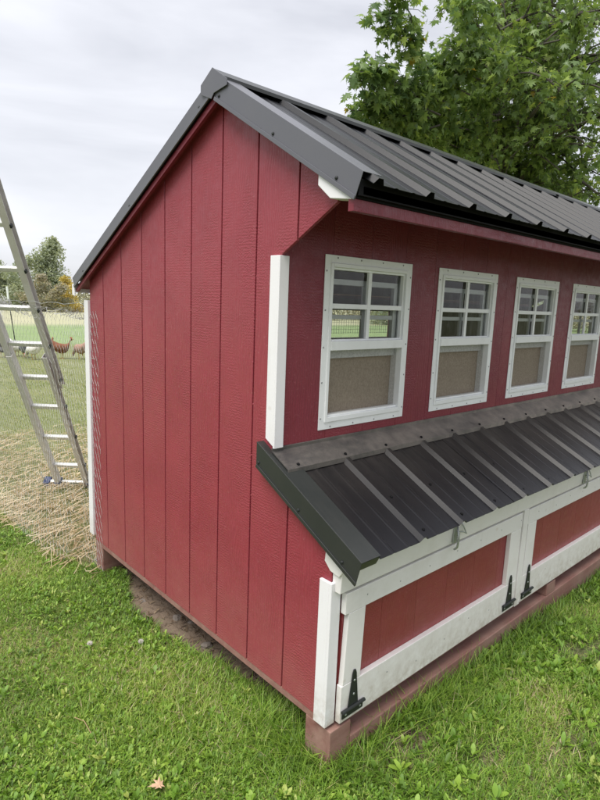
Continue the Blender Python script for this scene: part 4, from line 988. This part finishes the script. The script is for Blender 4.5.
# litter of dead stems in the bare margins
p = np.concatenate([np.stack([nr.uniform(-.16, .5, 1800), nr.uniform(.1, 1.75, 1800)], -1), np.stack([nr.normal(.30, .16, 260), nr.normal(-.13, .07, 260)], -1), np.stack([nr.normal(1.35, .3, 300), nr.normal(-.38, .12, 300)], -1), near_pts(500, .6, 3)])
p = p[~((p[:, 0] > -.0) & (p[:, 1] > -.05) & (p[:, 1] < .1))]; n = len(p)
V_, F_, T_ = strands(p, nr.uniform(.008, .045, n), nr.uniform(.0006, .003, n), gz(p[:, 0], p[:, 1])+nr.uniform(.004, .012, n), nr.uniform(0, .8, n))
o = big_mesh('plant_litter', V_, F_, T_, m_litter); tag(o, 'dead stems and leaf litter on bare soil along the coop base', 'litter', kind='stuff')

# small single things
s = NT('field_stone'); s.bump(s.noise(30, 5), .5, .006); m_stone = s.set(s.mix(s.noise(25, 5), (.12, .10, .085), (.26, .22, .19)), .9)
def stone(x, y, r_, label):
    bm = bmesh.new(); bmesh.ops.create_icosphere(bm, subdivisions=2, radius=r_)
    sx_, sy_ = rng.uniform(.8, 1.4), rng.uniform(.7, 1.1)
    for v in bm.verts: k_ = 1+.18*math.sin(v.co.x*90/ (r_*30)+v.co.y*70)+rng.gauss(0, .10); v.co = Vector((v.co.x*sx_*k_, v.co.y*sy_*k_, v.co.z*.55*k_))
    me = bpy.data.meshes.new('stone'); bm.to_mesh(me); bm.free(); me.materials.append(m_stone); o = bpy.data.objects.new('stone', me); C.objects.link(o); o.location = (x, y, GZ+r_*.2); o.rotation_euler.z = rng.uniform(0, 6); tag(o, label, 'stone', 'stones under the edge of the end wall')
stone(.075, .80, .024, 'dark stone nearest the front under the end wall edge'); stone(.08, 1.06, .028, 'broad stone in the middle of the bare soil under the end wall'); stone(.12, 1.0, .018, 'small stone touching the broad one under the wall'); stone(.03, 1.30, .02, 'smallest stone furthest back under the end wall')
s = NT('clover_blossom'); m_blos = s.set((.62, .58, .55), .8)
def blossom(u, v, label):
    p = gpt(u, v); t = empty('clover_flower', p, label, 'flower', 'white clover flowers in the lawn')
    MB().tube([(0, 0, -.01), (.003, 0, .03)], .0012, 5).build('stem', m_pengrass, t, world=False)
    mb = MB()
    for k in range(26):
        a_ = k*2.4; z = k/26; r_ = math.sqrt(1-(z*1.5-.6)**2) if abs(z*1.5-.6) < 1 else .2
        c_ = Vector((math.cos(a_)*r_*.008, math.sin(a_)*r_*.008, .03+z*.012)); mb.tube([c_*.9, c_+Vector((math.cos(a_)*.004, math.sin(a_)*.004, .004))], [.0022, .0008], 4)
    mb.build('petals', m_blos, t, world=False)
blossom(90, 651, 'white clover flower left in the open lawn'); blossom(141, 649, 'white clover flower nearer to the end wall')
# curled dry leaf at the bottom edge
s = NT('dry_leaf'); m_dry = s.set(s.mix(s.noise(60, 4), (.45, .28, .16), (.62, .44, .30)), .8)
p = gpt(162, 791); vs = LV*.05; vs[:, 2] += .6*(vs[:, 0]**2)*20
o = mesh_obj('dry_leaf', [tuple(v) for v in vs], [tuple(int(i) for i in f) for f in LF], m_dry); o.location = p+Vector((0, 0, .025)); o.rotation_euler = (.15, .1, 1.2); tag(o, 'curled tan dry leaf lying in the lawn at the bottom edge', 'leaf')
so = o.modifiers.new('thickness', 'SOLIDIFY'); so.thickness = .0006
# long pale straw stalk in the lawn
a_, b_ = gpt(75, 725), gpt(92, 741)
mb = MB().tube([a_+Vector((0, 0, .03)), a_.lerp(b_, .4)+Vector((.01, 0, .035)), b_+Vector((0, 0, .025))], .0016, 5); tag(mb.build('straw_stalk', m_straw), 'single pale straw stalk lying across the lawn', 'straw stalk')
scene.cycles.transparent_max_bounces = 24
